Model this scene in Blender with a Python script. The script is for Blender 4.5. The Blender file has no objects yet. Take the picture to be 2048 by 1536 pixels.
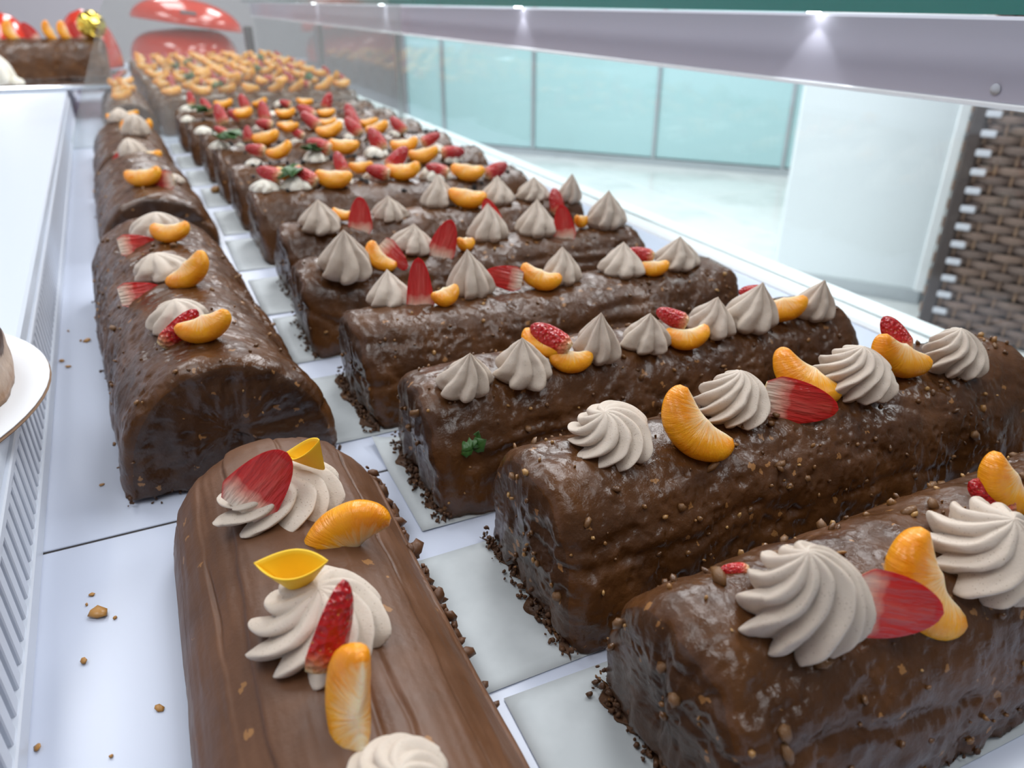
import bpy, math, random
import numpy as np
from mathutils import Vector, Quaternion, Matrix, Euler

scene = bpy.context.scene
col = scene.collection
R = math.radians

# ------------------------------------------------------------------ camera, world, lights, exposure
FPX = 1500.0                                   # focal length in pixels of the 2048 x 1536 frame
cam = bpy.data.objects.new('camera', bpy.data.cameras.new('camera'))
col.objects.link(cam)
cam.data.sensor_width = 36.0
cam.data.lens = FPX / 2048 * 36.0
cam.data.clip_start = 0.01
AX = Vector((0.907092, -0.420932, 0.0))        # camera right
AU = Vector((0.191835, 0.413397, 0.890114))    # camera up
AB = Vector((-0.374678, -0.807415, 0.455738))  # camera back
m = Matrix((AX, AU, AB)).transposed().to_4x4()
m.translation = (0, 0, 0.26)
cam.matrix_world = m
cam.data.dof.use_dof = True
cam.data.dof.focus_distance = 0.35
cam.data.dof.aperture_fstop = 10.0
scene.camera = cam

world = bpy.data.worlds.new('world'); scene.world = world
world.use_nodes = True
world.node_tree.nodes['Background'].inputs[0].default_value = (0.90, 0.94, 1.0, 1)
world.node_tree.nodes['Background'].inputs[1].default_value = 0.125

def area(name, loc, rot, sx, sy, power, color=(1, 1, 1)):
    d = bpy.data.lights.new(name, 'AREA'); d.shape = 'RECTANGLE'; d.size = sx; d.size_y = sy
    d.energy = power; d.color = color
    o = bpy.data.objects.new(name, d); col.objects.link(o); o.location = loc; o.rotation_euler = rot
    return o
# ceiling panels of the shop; the near-camera ones are added to brighten the foreground
for i, (x, y) in enumerate([(-0.7, 0.4), (-0.8, 2.4), (0.9, 1.3), (0.5, -0.6), (1.5, 2.9), (1.5, 4.6), (3.0, 3.0), (2.3, 0.7), (0.2, 4.2), (0.2, 6.2)]):
    area('ceiling_panel_light', (x, y, 1.95), (0, 0, 0), 0.6, 1.2, 12 if y < 0 else 15 if y < 1 and x < 1 else 24 if x < 1 else 36, (0.96, 0.98, 1.0))

vs = scene.view_settings
vs.view_transform = 'Standard'; vs.look = 'None'; vs.exposure = 0.02; vs.gamma = 1.0
vs.use_curve_mapping = False

# ------------------------------------------------------------------ layout (metres; deck top is z = 0)
CAKES = {
    'C1': (0.2990, 0.1460, 0.0000, 0.3420, 0.0940, 0.0720),
    'C2': (0.2895, 0.2560, 1.0000, 0.3311, 0.0940, 0.0740),
    'C3': (0.2640, 0.3680, 0.0000, 0.3160, 0.0940, 0.0680),
    'C4': (0.2565, 0.4820, 0.0000, 0.3170, 0.0980, 0.0660),
    'C5': (0.2495, 0.6120, 0.0000, 0.3250, 0.0940, 0.0660),
    'C6': (0.2545, 0.7350, 0.0000, 0.3210, 0.0980, 0.0680),
    'C7': (0.2540, 0.8850, 0.0000, 0.3320, 0.1160, 0.0700),
    'C8': (0.2570, 1.0390, 0.0000, 0.3460, 0.1160, 0.0700),
    'C9': (0.2575, 1.1930, 0.0000, 0.3570, 0.1160, 0.0700),
    'C10': (0.2565, 1.3470, 0.0000, 0.3670, 0.1160, 0.0700),
    'C11': (0.2510, 1.5010, 0.0000, 0.3780, 0.1160, 0.0700),
    'C12': (0.2460, 1.6550, 0.0000, 0.3880, 0.1160, 0.0700),
    'D1': (0.2450, 1.8800, 0.0000, 0.4300, 0.1160, 0.0720),
    'D2': (0.2420, 2.0350, 0.0000, 0.4360, 0.1160, 0.0720),
    'D3': (0.2390, 2.1900, 0.0000, 0.4420, 0.1160, 0.0720),
    'D4': (0.2360, 2.3450, 0.0000, 0.4480, 0.1160, 0.0720),
    'D5': (0.2330, 2.5000, 0.0000, 0.4540, 0.1160, 0.0720),
    'D6': (0.2300, 2.6550, 0.0000, 0.4600, 0.1160, 0.0720),
    'D7': (0.2270, 2.8100, 0.0000, 0.4660, 0.1160, 0.0720),
    'D8': (0.2240, 2.9650, 0.0000, 0.4720, 0.1160, 0.0720),
    'D9': (0.2210, 3.1200, 0.0000, 0.4780, 0.1160, 0.0720),
    'L1': (0.0240, 0.2110, 90.0000, 0.3220, 0.1120, 0.0600),
    'L2': (-0.0030, 0.6075, 93.8635, 0.3859, 0.1260, 0.0780),
    'L3': (-0.0175, 1.0800, 92.6838, 0.3204, 0.1260, 0.0660),
    'L4': (-0.0330, 1.4400, 91.5911, 0.3601, 0.1200, 0.0660),
    'L5': (-0.0365, 2.0750, 92.1635, 0.4503, 0.1100, 0.0680),
}
GARNISH = [
    ('R', 'swirl', 'C1', (0.1707, 0.1331, 0.0689), (0.996, 0.032, -0.079, 0.003), (0.0409, 0.0409, 0.0368), 'swirled beige cream rosette'),
    ('M', 0, 'C1', (0.2172, 0.1243, 0.0736), (0.798, -0.025, 0.541, -0.266), (0.0444, 0.0444, 0.0444), 'orange mandarin segment'),
    ('S', 'cut', 'C1', (0.1965, 0.1173, 0.0794), (0.605, 0.054, 0.750, -0.261), (0.0381, 0.0318, 0.0318), 'red strawberry slice'),
    ('R', 'swirl', 'C1', (0.2545, 0.1302, 0.0679), (0.926, 0.135, -0.081, 0.342), (0.0430, 0.0430, 0.0267), 'swirled beige cream rosette'),
    ('S', 'skin', 'C1', (0.2836, 0.1466, 0.0798), (0.852, -0.246, -0.451, -0.103), (0.0218, 0.0218, 0.0218), 'red strawberry slice'),
    ('M', 0, 'C1', (0.2884, 0.1446, 0.0833), (0.885, -0.024, 0.428, -0.184), (0.0351, 0.0351, 0.0351), 'orange mandarin segment'),
    ('S', 'skin', 'C1', (0.1635, 0.1597, 0.0735), (0.706, -0.265, -0.656, -0.036), (0.0112, 0.0112, 0.0112), 'red strawberry slice'),
    ('R', 'swirl', 'C2', (0.1701, 0.2551, 0.0725), (0.979, 0.042, -0.089, 0.177), (0.0406, 0.0406, 0.0203), 'swirled beige cream rosette'),
    ('M', 0, 'C2', (0.2038, 0.2386, 0.0806), (0.865, -0.061, 0.424, -0.260), (0.0426, 0.0426, 0.0426), 'orange mandarin segment'),
    ('R', 'swirl', 'C2', (0.2403, 0.2542, 0.0724), (0.819, 0.002, -0.002, 0.574), (0.0367, 0.0367, 0.0242), 'swirled beige cream rosette'),
    ('M', 0, 'C2', (0.2867, 0.2526, 0.0827), (0.864, -0.282, 0.378, -0.174), (0.0449, 0.0449, 0.0449), 'orange mandarin segment'),
    ('S', 'cut', 'C2', (0.2706, 0.2385, 0.0802), (0.592, 0.059, 0.761, -0.261), (0.0365, 0.0384, 0.0384), 'red strawberry slice'),
    ('R', 'swirl', 'C2', (0.3164, 0.2500, 0.0721), (0.422, 0.012, -0.025, 0.906), (0.0400, 0.0400, 0.0264), 'swirled beige cream rosette'),
    ('S', 'skin', 'C2', (0.3578, 0.2614, 0.0931), (0.929, -0.218, -0.256, -0.154), (0.0238, 0.0238, 0.0238), 'red strawberry slice'),
    ('M', 0, 'C2', (0.3493, 0.2487, 0.0846), (0.956, -0.079, 0.256, -0.119), (0.0416, 0.0416, 0.0416), 'orange mandarin segment'),
    ('R', 'swirl', 'C2', (0.3931, 0.2472, 0.0713), (0.173, 0.008, 0.053, -0.983), (0.0351, 0.0351, 0.0253), 'swirled beige cream rosette'),
    ('R', 'kiss', 'C3', (0.1332, 0.3515, 0.0635), (0.996, 0.091, 0.000, 0.000), (0.0322, 0.0322, 0.0249), 'pointed beige cream rosette'),
    ('R', 'kiss', 'C3', (0.1699, 0.3519, 0.0638), (0.973, 0.086, -0.019, 0.216), (0.0371, 0.0371, 0.0260), 'pointed beige cream rosette'),
    ('S', 'skin', 'C3', (0.1906, 0.3588, 0.0827), (0.871, -0.242, -0.413, -0.114), (0.0268, 0.0268, 0.0268), 'red strawberry slice'),
    ('M', 0, 'C3', (0.1853, 0.3588, 0.0792), (0.892, -0.258, 0.231, -0.291), (0.0282, 0.0282, 0.0282), 'orange mandarin segment'),
    ('M', 0, 'C3', (0.1994, 0.3472, 0.0710), (0.978, -0.158, 0.050, -0.128), (0.0291, 0.0291, 0.0291), 'orange mandarin segment'),
    ('R', 'kiss', 'C3', (0.2213, 0.3553, 0.0651), (0.904, 0.058, -0.027, 0.422), (0.0297, 0.0297, 0.0294), 'pointed beige cream rosette'),
    ('R', 'kiss', 'C3', (0.2576, 0.3563, 0.0652), (0.792, 0.045, -0.034, 0.608), (0.0333, 0.0333, 0.0234), 'pointed beige cream rosette'),
    ('S', 'skin', 'C3', (0.2778, 0.3591, 0.0811), (0.831, -0.251, -0.487, -0.092), (0.0211, 0.0211, 0.0211), 'red strawberry slice'),
    ('M', 0, 'C3', (0.2824, 0.3457, 0.0707), (0.964, -0.173, -0.015, -0.204), (0.0291, 0.0291, 0.0291), 'orange mandarin segment'),
    ('R', 'kiss', 'C3', (0.3089, 0.3582, 0.0655), (0.642, 0.029, -0.034, 0.765), (0.0334, 0.0334, 0.0240), 'pointed beige cream rosette'),
    ('R', 'kiss', 'C3', (0.3397, 0.3563, 0.0651), (0.995, 0.057, -0.005, 0.087), (0.0391, 0.0391, 0.0303), 'pointed beige cream rosette'),
    ('S', 'skin', 'C3', (0.3485, 0.3672, 0.0843), (0.706, -0.265, -0.656, -0.036), (0.0170, 0.0170, 0.0170), 'red strawberry slice'),
    ('M', 0, 'C3', (0.3651, 0.3524, 0.0745), (0.937, -0.172, -0.050, -0.300), (0.0357, 0.0357, 0.0357), 'orange mandarin segment'),
    ('R', 'kiss', 'C3', (0.3930, 0.3536, 0.0644), (0.341, 0.026, -0.071, 0.937), (0.0315, 0.0315, 0.0269), 'pointed beige cream rosette'),
    ('R', 'kiss', 'C4', (0.1347, 0.4963, 0.0629), (0.997, -0.066, 0.003, 0.044), (0.0374, 0.0374, 0.0256), 'pointed beige cream rosette'),
    ('S', 'cut', 'C4', (0.1516, 0.4809, 0.0813), (0.963, -0.165, 0.019, -0.210), (0.0317, 0.0396, 0.0396), 'red strawberry slice'),
    ('M', 0, 'C4', (0.1683, 0.4726, 0.0736), (0.966, -0.231, -0.092, 0.075), (0.0235, 0.0235, 0.0305), 'orange mandarin segment'),
    ('R', 'kiss', 'C4', (0.1933, 0.4876, 0.0643), (0.954, -0.018, 0.006, 0.301), (0.0343, 0.0343, 0.0340), 'pointed beige cream rosette'),
    ('S', 'cut', 'C4', (0.2170, 0.4833, 0.0777), (0.761, -0.261, -0.592, -0.059), (0.0290, 0.0290, 0.0290), 'red strawberry slice'),
    ('M', 0, 'C4', (0.2432, 0.4763, 0.0745), (0.946, -0.126, 0.186, -0.235), (0.0331, 0.0331, 0.0331), 'orange mandarin segment'),
    ('R', 'kiss', 'C4', (0.2682, 0.4875, 0.0642), (0.843, -0.015, 0.010, 0.537), (0.0344, 0.0344, 0.0272), 'pointed beige cream rosette'),
    ('R', 'kiss', 'C4', (0.3207, 0.4833, 0.0645), (0.676, -0.002, 0.002, 0.737), (0.0388, 0.0388, 0.0244), 'pointed beige cream rosette'),
    ('S', 'skin', 'C4', (0.3360, 0.4819, 0.0796), (0.786, -0.258, -0.558, -0.070), (0.0220, 0.0220, 0.0220), 'red strawberry slice'),
    ('M', 0, 'C4', (0.3405, 0.4680, 0.0720), (0.964, -0.171, -0.006, -0.205), (0.0270, 0.0270, 0.0270), 'orange mandarin segment'),
    ('R', 'kiss', 'C4', (0.3709, 0.4799, 0.0644), (0.462, 0.002, -0.005, 0.887), (0.0390, 0.0390, 0.0252), 'pointed beige cream rosette'),
    ('R', 'kiss', 'C5', (0.1243, 0.5912, 0.0599), (0.992, 0.121, -0.005, 0.043), (0.0478, 0.0478, 0.0378), 'pointed beige cream rosette'),
    ('M', 0, 'C5', (0.1520, 0.5898, 0.0694), (0.876, -0.068, 0.402, -0.258), (0.0308, 0.0308, 0.0308), 'orange mandarin segment'),
    ('S', 'cut', 'C5', (0.1654, 0.5902, 0.0697), (0.336, 0.134, 0.903, -0.231), (0.0302, 0.0302, 0.0302), 'red strawberry slice'),
    ('R', 'kiss', 'C5', (0.1889, 0.6127, 0.0645), (0.951, 0.064, 0.066, 0.296), (0.0395, 0.0395, 0.0235), 'pointed beige cream rosette'),
    ('S', 'cut', 'C5', (0.2131, 0.5961, 0.0763), (0.946, -0.126, 0.186, -0.235), (0.0363, 0.0363, 0.0363), 'red strawberry slice'),
    ('M', 0, 'C5', (0.2318, 0.5947, 0.0708), (0.963, -0.131, 0.101, 0.214), (0.0210, 0.0273, 0.0273), 'orange mandarin segment'),
    ('R', 'kiss', 'C5', (0.2619, 0.6165, 0.0644), (0.843, -0.013, 0.008, 0.537), (0.0414, 0.0414, 0.0320), 'pointed beige cream rosette'),
    ('S', 'cut', 'C5', (0.2683, 0.6259, 0.0878), (0.955, -0.196, -0.132, -0.181), (0.0266, 0.0266, 0.0266), 'red strawberry slice'),
    ('R', 'kiss', 'C5', (0.3086, 0.6120, 0.0645), (0.676, 0.000, 0.000, 0.737), (0.0402, 0.0402, 0.0311), 'pointed beige cream rosette'),
    ('S', 'cut', 'C5', (0.3315, 0.6013, 0.0765), (0.963, -0.176, -0.032, -0.201), (0.0335, 0.0335, 0.0335), 'red strawberry slice'),
    ('M', 0, 'C5', (0.3543, 0.6086, 0.0736), (0.963, -0.131, 0.101, 0.214), (0.0209, 0.0209, 0.0272), 'orange mandarin segment'),
    ('R', 'kiss', 'C5', (0.3828, 0.6094, 0.0643), (0.462, 0.003, -0.007, 0.887), (0.0396, 0.0396, 0.0339), 'pointed beige cream rosette'),
    ('R', 'kiss', 'C6', (0.1314, 0.7191, 0.0642), (0.996, 0.078, -0.003, 0.043), (0.0434, 0.0434, 0.0281), 'pointed beige cream rosette'),
    ('M', 0, 'C6', (0.1544, 0.7245, 0.0744), (0.956, -0.143, 0.119, -0.226), (0.0224, 0.0224, 0.0224), 'orange mandarin segment'),
    ('S', 'cut', 'C6', (0.1689, 0.7116, 0.0749), (0.963, -0.162, 0.036, -0.213), (0.0368, 0.0368, 0.0368), 'red strawberry slice'),
    ('R', 'kiss', 'C6', (0.2019, 0.7228, 0.0652), (0.952, 0.052, -0.016, 0.300), (0.0355, 0.0355, 0.0230), 'pointed beige cream rosette'),
    ('R', 'kiss', 'C6', (0.2606, 0.7432, 0.0660), (0.843, -0.027, 0.017, 0.537), (0.0407, 0.0407, 0.0323), 'pointed beige cream rosette'),
    ('M', 0, 'C6', (0.2848, 0.7241, 0.0780), (0.960, -0.150, 0.086, -0.221), (0.0436, 0.0436, 0.0436), 'orange mandarin segment'),
    ('R', 'kiss', 'C6', (0.3222, 0.7323, 0.0663), (0.676, 0.005, -0.005, 0.737), (0.0380, 0.0380, 0.0274), 'pointed beige cream rosette'),
    ('R', 'kiss', 'C6', (0.3640, 0.7304, 0.0663), (0.462, 0.007, -0.013, 0.887), (0.0375, 0.0375, 0.0243), 'pointed beige cream rosette'),
    ('S', 'skin', 'C6', (0.3796, 0.7065, 0.0693), (0.962, -0.180, -0.048, -0.198), (0.0279, 0.0279, 0.0279), 'red strawberry slice'),
    ('R', 'kiss', 'C6', (0.4022, 0.7189, 0.0640), (0.216, 0.017, -0.078, 0.973), (0.0295, 0.0295, 0.0292), 'pointed beige cream rosette'),
    ('R', 'dollop', 'C7', (0.1070, 0.8850, 0.0685), (0.574, 0.000, 0.000, 0.819), (0.0336, 0.0336, 0.0141), 'small white cream dollop'),
    ('R', 'dollop', 'C7', (0.1439, 0.8836, 0.0685), (0.500, 0.001, 0.002, -0.866), (0.0421, 0.0421, 0.0177), 'small white cream dollop'),
    ('R', 'dollop', 'C7', (0.1975, 0.8850, 0.0685), (0.259, 0.000, 0.000, 0.966), (0.0210, 0.0210, 0.0088), 'small white cream dollop'),
    ('R', 'dollop', 'C7', (0.2378, 0.8910, 0.0683), (0.636, -0.009, -0.011, -0.772), (0.0346, 0.0346, 0.0145), 'small white cream dollop'),
    ('R', 'dollop', 'C7', (0.3022, 0.8719, 0.0675), (0.965, 0.040, 0.011, -0.259), (0.0374, 0.0374, 0.0157), 'small white cream dollop'),
    ('R', 'dollop', 'C7', (0.3740, 0.8633, 0.0653), (0.884, 0.074, -0.039, 0.460), (0.0284, 0.0284, 0.0119), 'small white cream dollop'),
    ('S', 'skin', 'C7', (0.1124, 0.8888, 0.0874), (0.809, -0.254, -0.523, -0.081), (0.0292, 0.0292, 0.0292), 'red strawberry slice'),
    ('S', 'skin', 'C7', (0.1503, 0.8790, 0.0832), (0.871, -0.242, -0.413, -0.114), (0.0318, 0.0318, 0.0318), 'red strawberry slice'),
    ('S', 'skin', 'C7', (0.1940, 0.8915, 0.0924), (0.955, -0.196, -0.132, -0.181), (0.0268, 0.0268, 0.0268), 'red strawberry slice'),
    ('S', 'skin', 'C7', (0.2332, 0.8756, 0.0818), (0.786, -0.258, -0.558, -0.070), (0.0293, 0.0293, 0.0293), 'red strawberry slice'),
    ('S', 'skin', 'C7', (0.2636, 0.8912, 0.0922), (0.893, -0.079, 0.363, -0.255), (0.0348, 0.0348, 0.0348), 'red strawberry slice'),
    ('S', 'skin', 'C7', (0.3031, 0.8658, 0.0795), (0.809, -0.254, -0.523, -0.081), (0.0288, 0.0288, 0.0288), 'red strawberry slice'),
    ('S', 'skin', 'C7', (0.3761, 0.8554, 0.0752), (0.816, -0.034, 0.512, -0.265), (0.0307, 0.0307, 0.0307), 'red strawberry slice'),
    ('M', 0, 'C7', (0.1340, 0.8882, 0.0856), (0.964, -0.171, -0.006, -0.205), (0.0318, 0.0318, 0.0318), 'orange mandarin segment'),
    ('M', 0, 'C7', (0.1801, 0.8676, 0.0794), (0.961, -0.154, 0.069, -0.218), (0.0456, 0.0456, 0.0456), 'orange mandarin segment'),
    ('M', 0, 'C7', (0.2178, 0.8881, 0.0854), (0.964, -0.169, 0.002, -0.207), (0.0306, 0.0306, 0.0306), 'orange mandarin segment'),
    ('M', 0, 'C7', (0.2621, 0.8714, 0.0795), (0.964, -0.173, -0.015, -0.204), (0.0426, 0.0426, 0.0426), 'orange mandarin segment'),
    ('M', 0, 'C7', (0.3391, 0.8583, 0.0754), (0.961, -0.154, 0.069, -0.218), (0.0448, 0.0448, 0.0448), 'orange mandarin segment'),
    ('R', 'dollop', 'C8', (0.1148, 1.0390, 0.0685), (0.875, 0.000, 0.000, -0.485), (0.0232, 0.0232, 0.0098), 'small white cream dollop'),
    ('R', 'dollop', 'C8', (0.1943, 1.0390, 0.0685), (0.707, 0.000, 0.000, 0.707), (0.0359, 0.0359, 0.0151), 'small white cream dollop'),
    ('R', 'dollop', 'C8', (0.2771, 1.0390, 0.0685), (0.375, 0.000, 0.000, -0.927), (0.0357, 0.0357, 0.0150), 'small white cream dollop'),
    ('R', 'dollop', 'C8', (0.3626, 1.0390, 0.0685), (0.966, 0.000, 0.000, -0.259), (0.0283, 0.0283, 0.0119), 'small white cream dollop'),
    ('R', 'dollop', 'C8', (0.3766, 1.0090, 0.0613), (0.298, 0.039, 0.125, -0.945), (0.0307, 0.0307, 0.0129), 'small white cream dollop'),
    ('S', 'skin', 'C8', (0.1195, 1.0435, 0.0887), (0.761, -0.261, -0.592, -0.059), (0.0271, 0.0271, 0.0271), 'red strawberry slice'),
    ('S', 'skin', 'C8', (0.2008, 1.0431, 0.0880), (0.809, -0.254, -0.523, -0.081), (0.0347, 0.0347, 0.0347), 'red strawberry slice'),
    ('S', 'skin', 'C8', (0.2798, 1.0445, 0.0909), (0.939, -0.211, -0.215, -0.163), (0.0357, 0.0357, 0.0357), 'red strawberry slice'),
    ('S', 'skin', 'C8', (0.3580, 1.0422, 0.0860), (0.816, -0.034, 0.512, -0.265), (0.0297, 0.0297, 0.0297), 'red strawberry slice'),
    ('S', 'skin', 'C8', (0.3761, 1.0043, 0.0722), (0.686, 0.024, 0.677, -0.266), (0.0333, 0.0333, 0.0333), 'red strawberry slice'),
    ('M', 0, 'C8', (0.1500, 1.0414, 0.0843), (0.948, -0.204, -0.174, -0.173), (0.0366, 0.0366, 0.0366), 'orange mandarin segment'),
    ('M', 0, 'C8', (0.2342, 1.0415, 0.0846), (0.961, -0.154, 0.069, -0.218), (0.0446, 0.0446, 0.0446), 'orange mandarin segment'),
    ('M', 0, 'C8', (0.3343, 1.0055, 0.0712), (0.962, -0.180, -0.048, -0.198), (0.0452, 0.0452, 0.0452), 'orange mandarin segment'),
    ('M', 0, 'C8', (0.3168, 1.0380, 0.0800), (0.962, -0.180, -0.048, -0.198), (0.0403, 0.0403, 0.0403), 'orange mandarin segment'),
    ('R', 'dollop', 'C9', (0.0890, 1.1930, 0.0685), (0.009, 0.000, 0.000, 1.000), (0.0274, 0.0274, 0.0115), 'small white cream dollop'),
    ('R', 'dollop', 'C9', (0.1171, 1.1930, 0.0685), (0.500, 0.000, 0.000, 0.866), (0.0160, 0.0160, 0.0067), 'small white cream dollop'),
    ('R', 'dollop', 'C9', (0.1966, 1.1930, 0.0685), (0.087, 0.000, 0.000, 0.996), (0.0195, 0.0195, 0.0082), 'small white cream dollop'),
    ('R', 'dollop', 'C9', (0.2796, 1.1930, 0.0685), (0.342, 0.000, 0.000, -0.940), (0.0246, 0.0246, 0.0103), 'small white cream dollop'),
    ('R', 'dollop', 'C9', (0.3510, 1.1930, 0.0685), (0.423, 0.000, 0.000, 0.906), (0.0236, 0.0236, 0.0099), 'small white cream dollop'),
    ('S', 'skin', 'C9', (0.0938, 1.1995, 0.0921), (0.852, -0.246, -0.451, -0.103), (0.0217, 0.0217, 0.0217), 'red strawberry slice'),
    ('S', 'skin', 'C9', (0.1299, 1.1962, 0.0861), (0.963, -0.162, 0.036, -0.213), (0.0249, 0.0249, 0.0249), 'red strawberry slice'),
    ('S', 'skin', 'C9', (0.2004, 1.1948, 0.0832), (0.852, -0.246, -0.451, -0.103), (0.0225, 0.0225, 0.0225), 'red strawberry slice'),
    ('S', 'skin', 'C9', (0.2852, 1.1966, 0.0871), (0.917, -0.225, -0.296, -0.144), (0.0354, 0.0354, 0.0354), 'red strawberry slice'),
    ('S', 'skin', 'C9', (0.3565, 1.1957, 0.0851), (0.917, -0.225, -0.296, -0.144), (0.0331, 0.0331, 0.0331), 'red strawberry slice'),
    ('M', 0, 'C9', (0.1521, 1.1845, 0.0806), (0.960, -0.186, -0.082, -0.191), (0.0454, 0.0454, 0.0454), 'orange mandarin segment'),
    ('M', 0, 'C9', (0.2497, 1.1946, 0.0829), (0.959, -0.190, -0.099, -0.188), (0.0427, 0.0427, 0.0427), 'orange mandarin segment'),
    ('M', 0, 'C9', (0.3236, 1.1943, 0.0821), (0.957, -0.193, -0.115, -0.185), (0.0406, 0.0406, 0.0406), 'orange mandarin segment'),
    ('M', 0, 'C9', (0.1919, 1.1990, 0.0910), (0.964, -0.173, -0.015, -0.204), (0.0299, 0.0299, 0.0299), 'orange mandarin segment'),
    ('R', 'dollop', 'C10', (0.0798, 1.3470, 0.0685), (0.924, 0.000, 0.000, -0.383), (0.0289, 0.0289, 0.0121), 'small white cream dollop'),
    ('R', 'dollop', 'C10', (0.1691, 1.3470, 0.0685), (0.940, 0.000, 0.000, 0.342), (0.0281, 0.0281, 0.0118), 'small white cream dollop'),
    ('R', 'dollop', 'C10', (0.3006, 1.3470, 0.0685), (0.766, 0.000, 0.000, 0.643), (0.0257, 0.0257, 0.0108), 'small white cream dollop'),
    ('S', 'skin', 'C10', (0.1096, 1.3554, 0.0963), (0.955, -0.196, -0.132, -0.181), (0.0356, 0.0356, 0.0356), 'red strawberry slice'),
    ('S', 'skin', 'C10', (0.1724, 1.3303, 0.0804), (0.761, -0.261, -0.592, -0.059), (0.0294, 0.0294, 0.0294), 'red strawberry slice'),
    ('S', 'skin', 'C10', (0.2464, 1.3278, 0.0827), (0.888, -0.236, -0.375, -0.124), (0.0383, 0.0383, 0.0383), 'red strawberry slice'),
    ('S', 'skin', 'C10', (0.3169, 1.3247, 0.0806), (0.939, -0.211, -0.215, -0.163), (0.0357, 0.0357, 0.0357), 'red strawberry slice'),
    ('M', 0, 'C10', (0.1449, 1.3549, 0.0944), (0.961, -0.183, -0.065, -0.194), (0.0327, 0.0327, 0.0327), 'orange mandarin segment'),
    ('M', 0, 'C10', (0.2058, 1.3326, 0.0765), (0.963, -0.176, -0.032, -0.201), (0.0298, 0.0298, 0.0298), 'orange mandarin segment'),
    ('M', 0, 'C10', (0.2750, 1.3289, 0.0761), (0.964, -0.173, -0.015, -0.204), (0.0320, 0.0320, 0.0320), 'orange mandarin segment'),
    ('M', 0, 'C10', (0.3434, 1.3192, 0.0733), (0.963, -0.176, -0.032, -0.201), (0.0359, 0.0359, 0.0359), 'orange mandarin segment'),
    ('R', 'dollop', 'C11', (0.0659, 1.5010, 0.0685), (0.743, 0.000, 0.000, 0.669), (0.0265, 0.0265, 0.0111), 'small white cream dollop'),
    ('R', 'dollop', 'C11', (0.2128, 1.5010, 0.0685), (0.301, 0.000, 0.000, -0.954), (0.0257, 0.0257, 0.0108), 'small white cream dollop'),
    ('S', 'skin', 'C11', (0.1442, 1.4777, 0.0785), (0.852, -0.246, -0.451, -0.103), (0.0302, 0.0302, 0.0302), 'red strawberry slice'),
    ('S', 'skin', 'C11', (0.1943, 1.4810, 0.0822), (0.962, -0.180, -0.048, -0.198), (0.0379, 0.0379, 0.0379), 'red strawberry slice'),
    ('S', 'skin', 'C11', (0.2684, 1.4751, 0.0790), (0.852, -0.246, -0.451, -0.103), (0.0367, 0.0367, 0.0367), 'red strawberry slice'),
    ('S', 'skin', 'C11', (0.3470, 1.4654, 0.0724), (0.955, -0.196, -0.132, -0.181), (0.0374, 0.0374, 0.0374), 'red strawberry slice'),
    ('M', 0, 'C11', (0.1619, 1.5010, 0.0799), (0.963, -0.176, -0.032, -0.201), (0.0344, 0.0344, 0.0344), 'orange mandarin segment'),
    ('M', 0, 'C11', (0.2307, 1.4776, 0.0755), (0.964, -0.173, -0.015, -0.204), (0.0383, 0.0383, 0.0383), 'orange mandarin segment'),
    ('M', 0, 'C11', (0.3042, 1.4738, 0.0737), (0.964, -0.173, -0.015, -0.204), (0.0371, 0.0371, 0.0371), 'orange mandarin segment'),
    ('R', 'dollop', 'C12', (0.0769, 1.6465, 0.0681), (0.507, 0.012, -0.020, 0.861), (0.0308, 0.0308, 0.0129), 'small white cream dollop'),
    ('R', 'dollop', 'C12', (0.2517, 1.6550, 0.0685), (0.940, 0.000, 0.000, -0.342), (0.0263, 0.0263, 0.0110), 'small white cream dollop'),
    ('S', 'skin', 'C12', (0.1089, 1.6298, 0.0789), (0.939, -0.211, -0.215, -0.163), (0.0346, 0.0346, 0.0346), 'red strawberry slice'),
    ('S', 'skin', 'C12', (0.0855, 1.6610, 0.0914), (0.962, -0.180, -0.048, -0.198), (0.0271, 0.0271, 0.0271), 'red strawberry slice'),
    ('S', 'skin', 'C12', (0.1797, 1.6390, 0.0818), (0.955, -0.196, -0.132, -0.181), (0.0335, 0.0335, 0.0335), 'red strawberry slice'),
    ('S', 'skin', 'C12', (0.2572, 1.6301, 0.0762), (0.809, -0.254, -0.523, -0.081), (0.0260, 0.0260, 0.0260), 'red strawberry slice'),
    ('S', 'skin', 'C12', (0.3412, 1.6258, 0.0773), (0.942, -0.122, 0.202, -0.237), (0.0367, 0.0367, 0.0367), 'red strawberry slice'),
    ('M', 0, 'C12', (0.1423, 1.6441, 0.0785), (0.963, -0.176, -0.032, -0.201), (0.0372, 0.0372, 0.0372), 'orange mandarin segment'),
    ('M', 0, 'C12', (0.2113, 1.6450, 0.0778), (0.955, -0.196, -0.132, -0.181), (0.0339, 0.0339, 0.0339), 'orange mandarin segment'),
    ('M', 0, 'C12', (0.2972, 1.6330, 0.0759), (0.961, -0.154, 0.069, -0.218), (0.0364, 0.0364, 0.0364), 'orange mandarin segment'),
    ('R', 'swirl', 'L1', (0.0221, 0.2946, 0.0585), (0.982, 0.074, -0.020, 0.174), (0.0512, 0.0512, 0.0174), 'wide flattened beige cream swirl'),
    ('S', 'cut', 'L1', (0.0154, 0.2832, 0.0786), (0.893, -0.079, 0.363, -0.255), (0.0419, 0.0670, 0.0335), 'big red and white strawberry wedge'),
    ('Y', 0, 'L1', (0.0385, 0.2943, 0.0773), (0.903, 0.027, -0.279, -0.325), (0.0232, 0.0232, 0.0232), 'folded yellow fondant cup'),
    ('M', 0, 'L1', (0.0404, 0.2580, 0.0614), (0.293, 0.114, 0.904, -0.289), (0.0437, 0.0437, 0.0437), 'orange mandarin segment'),
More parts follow.
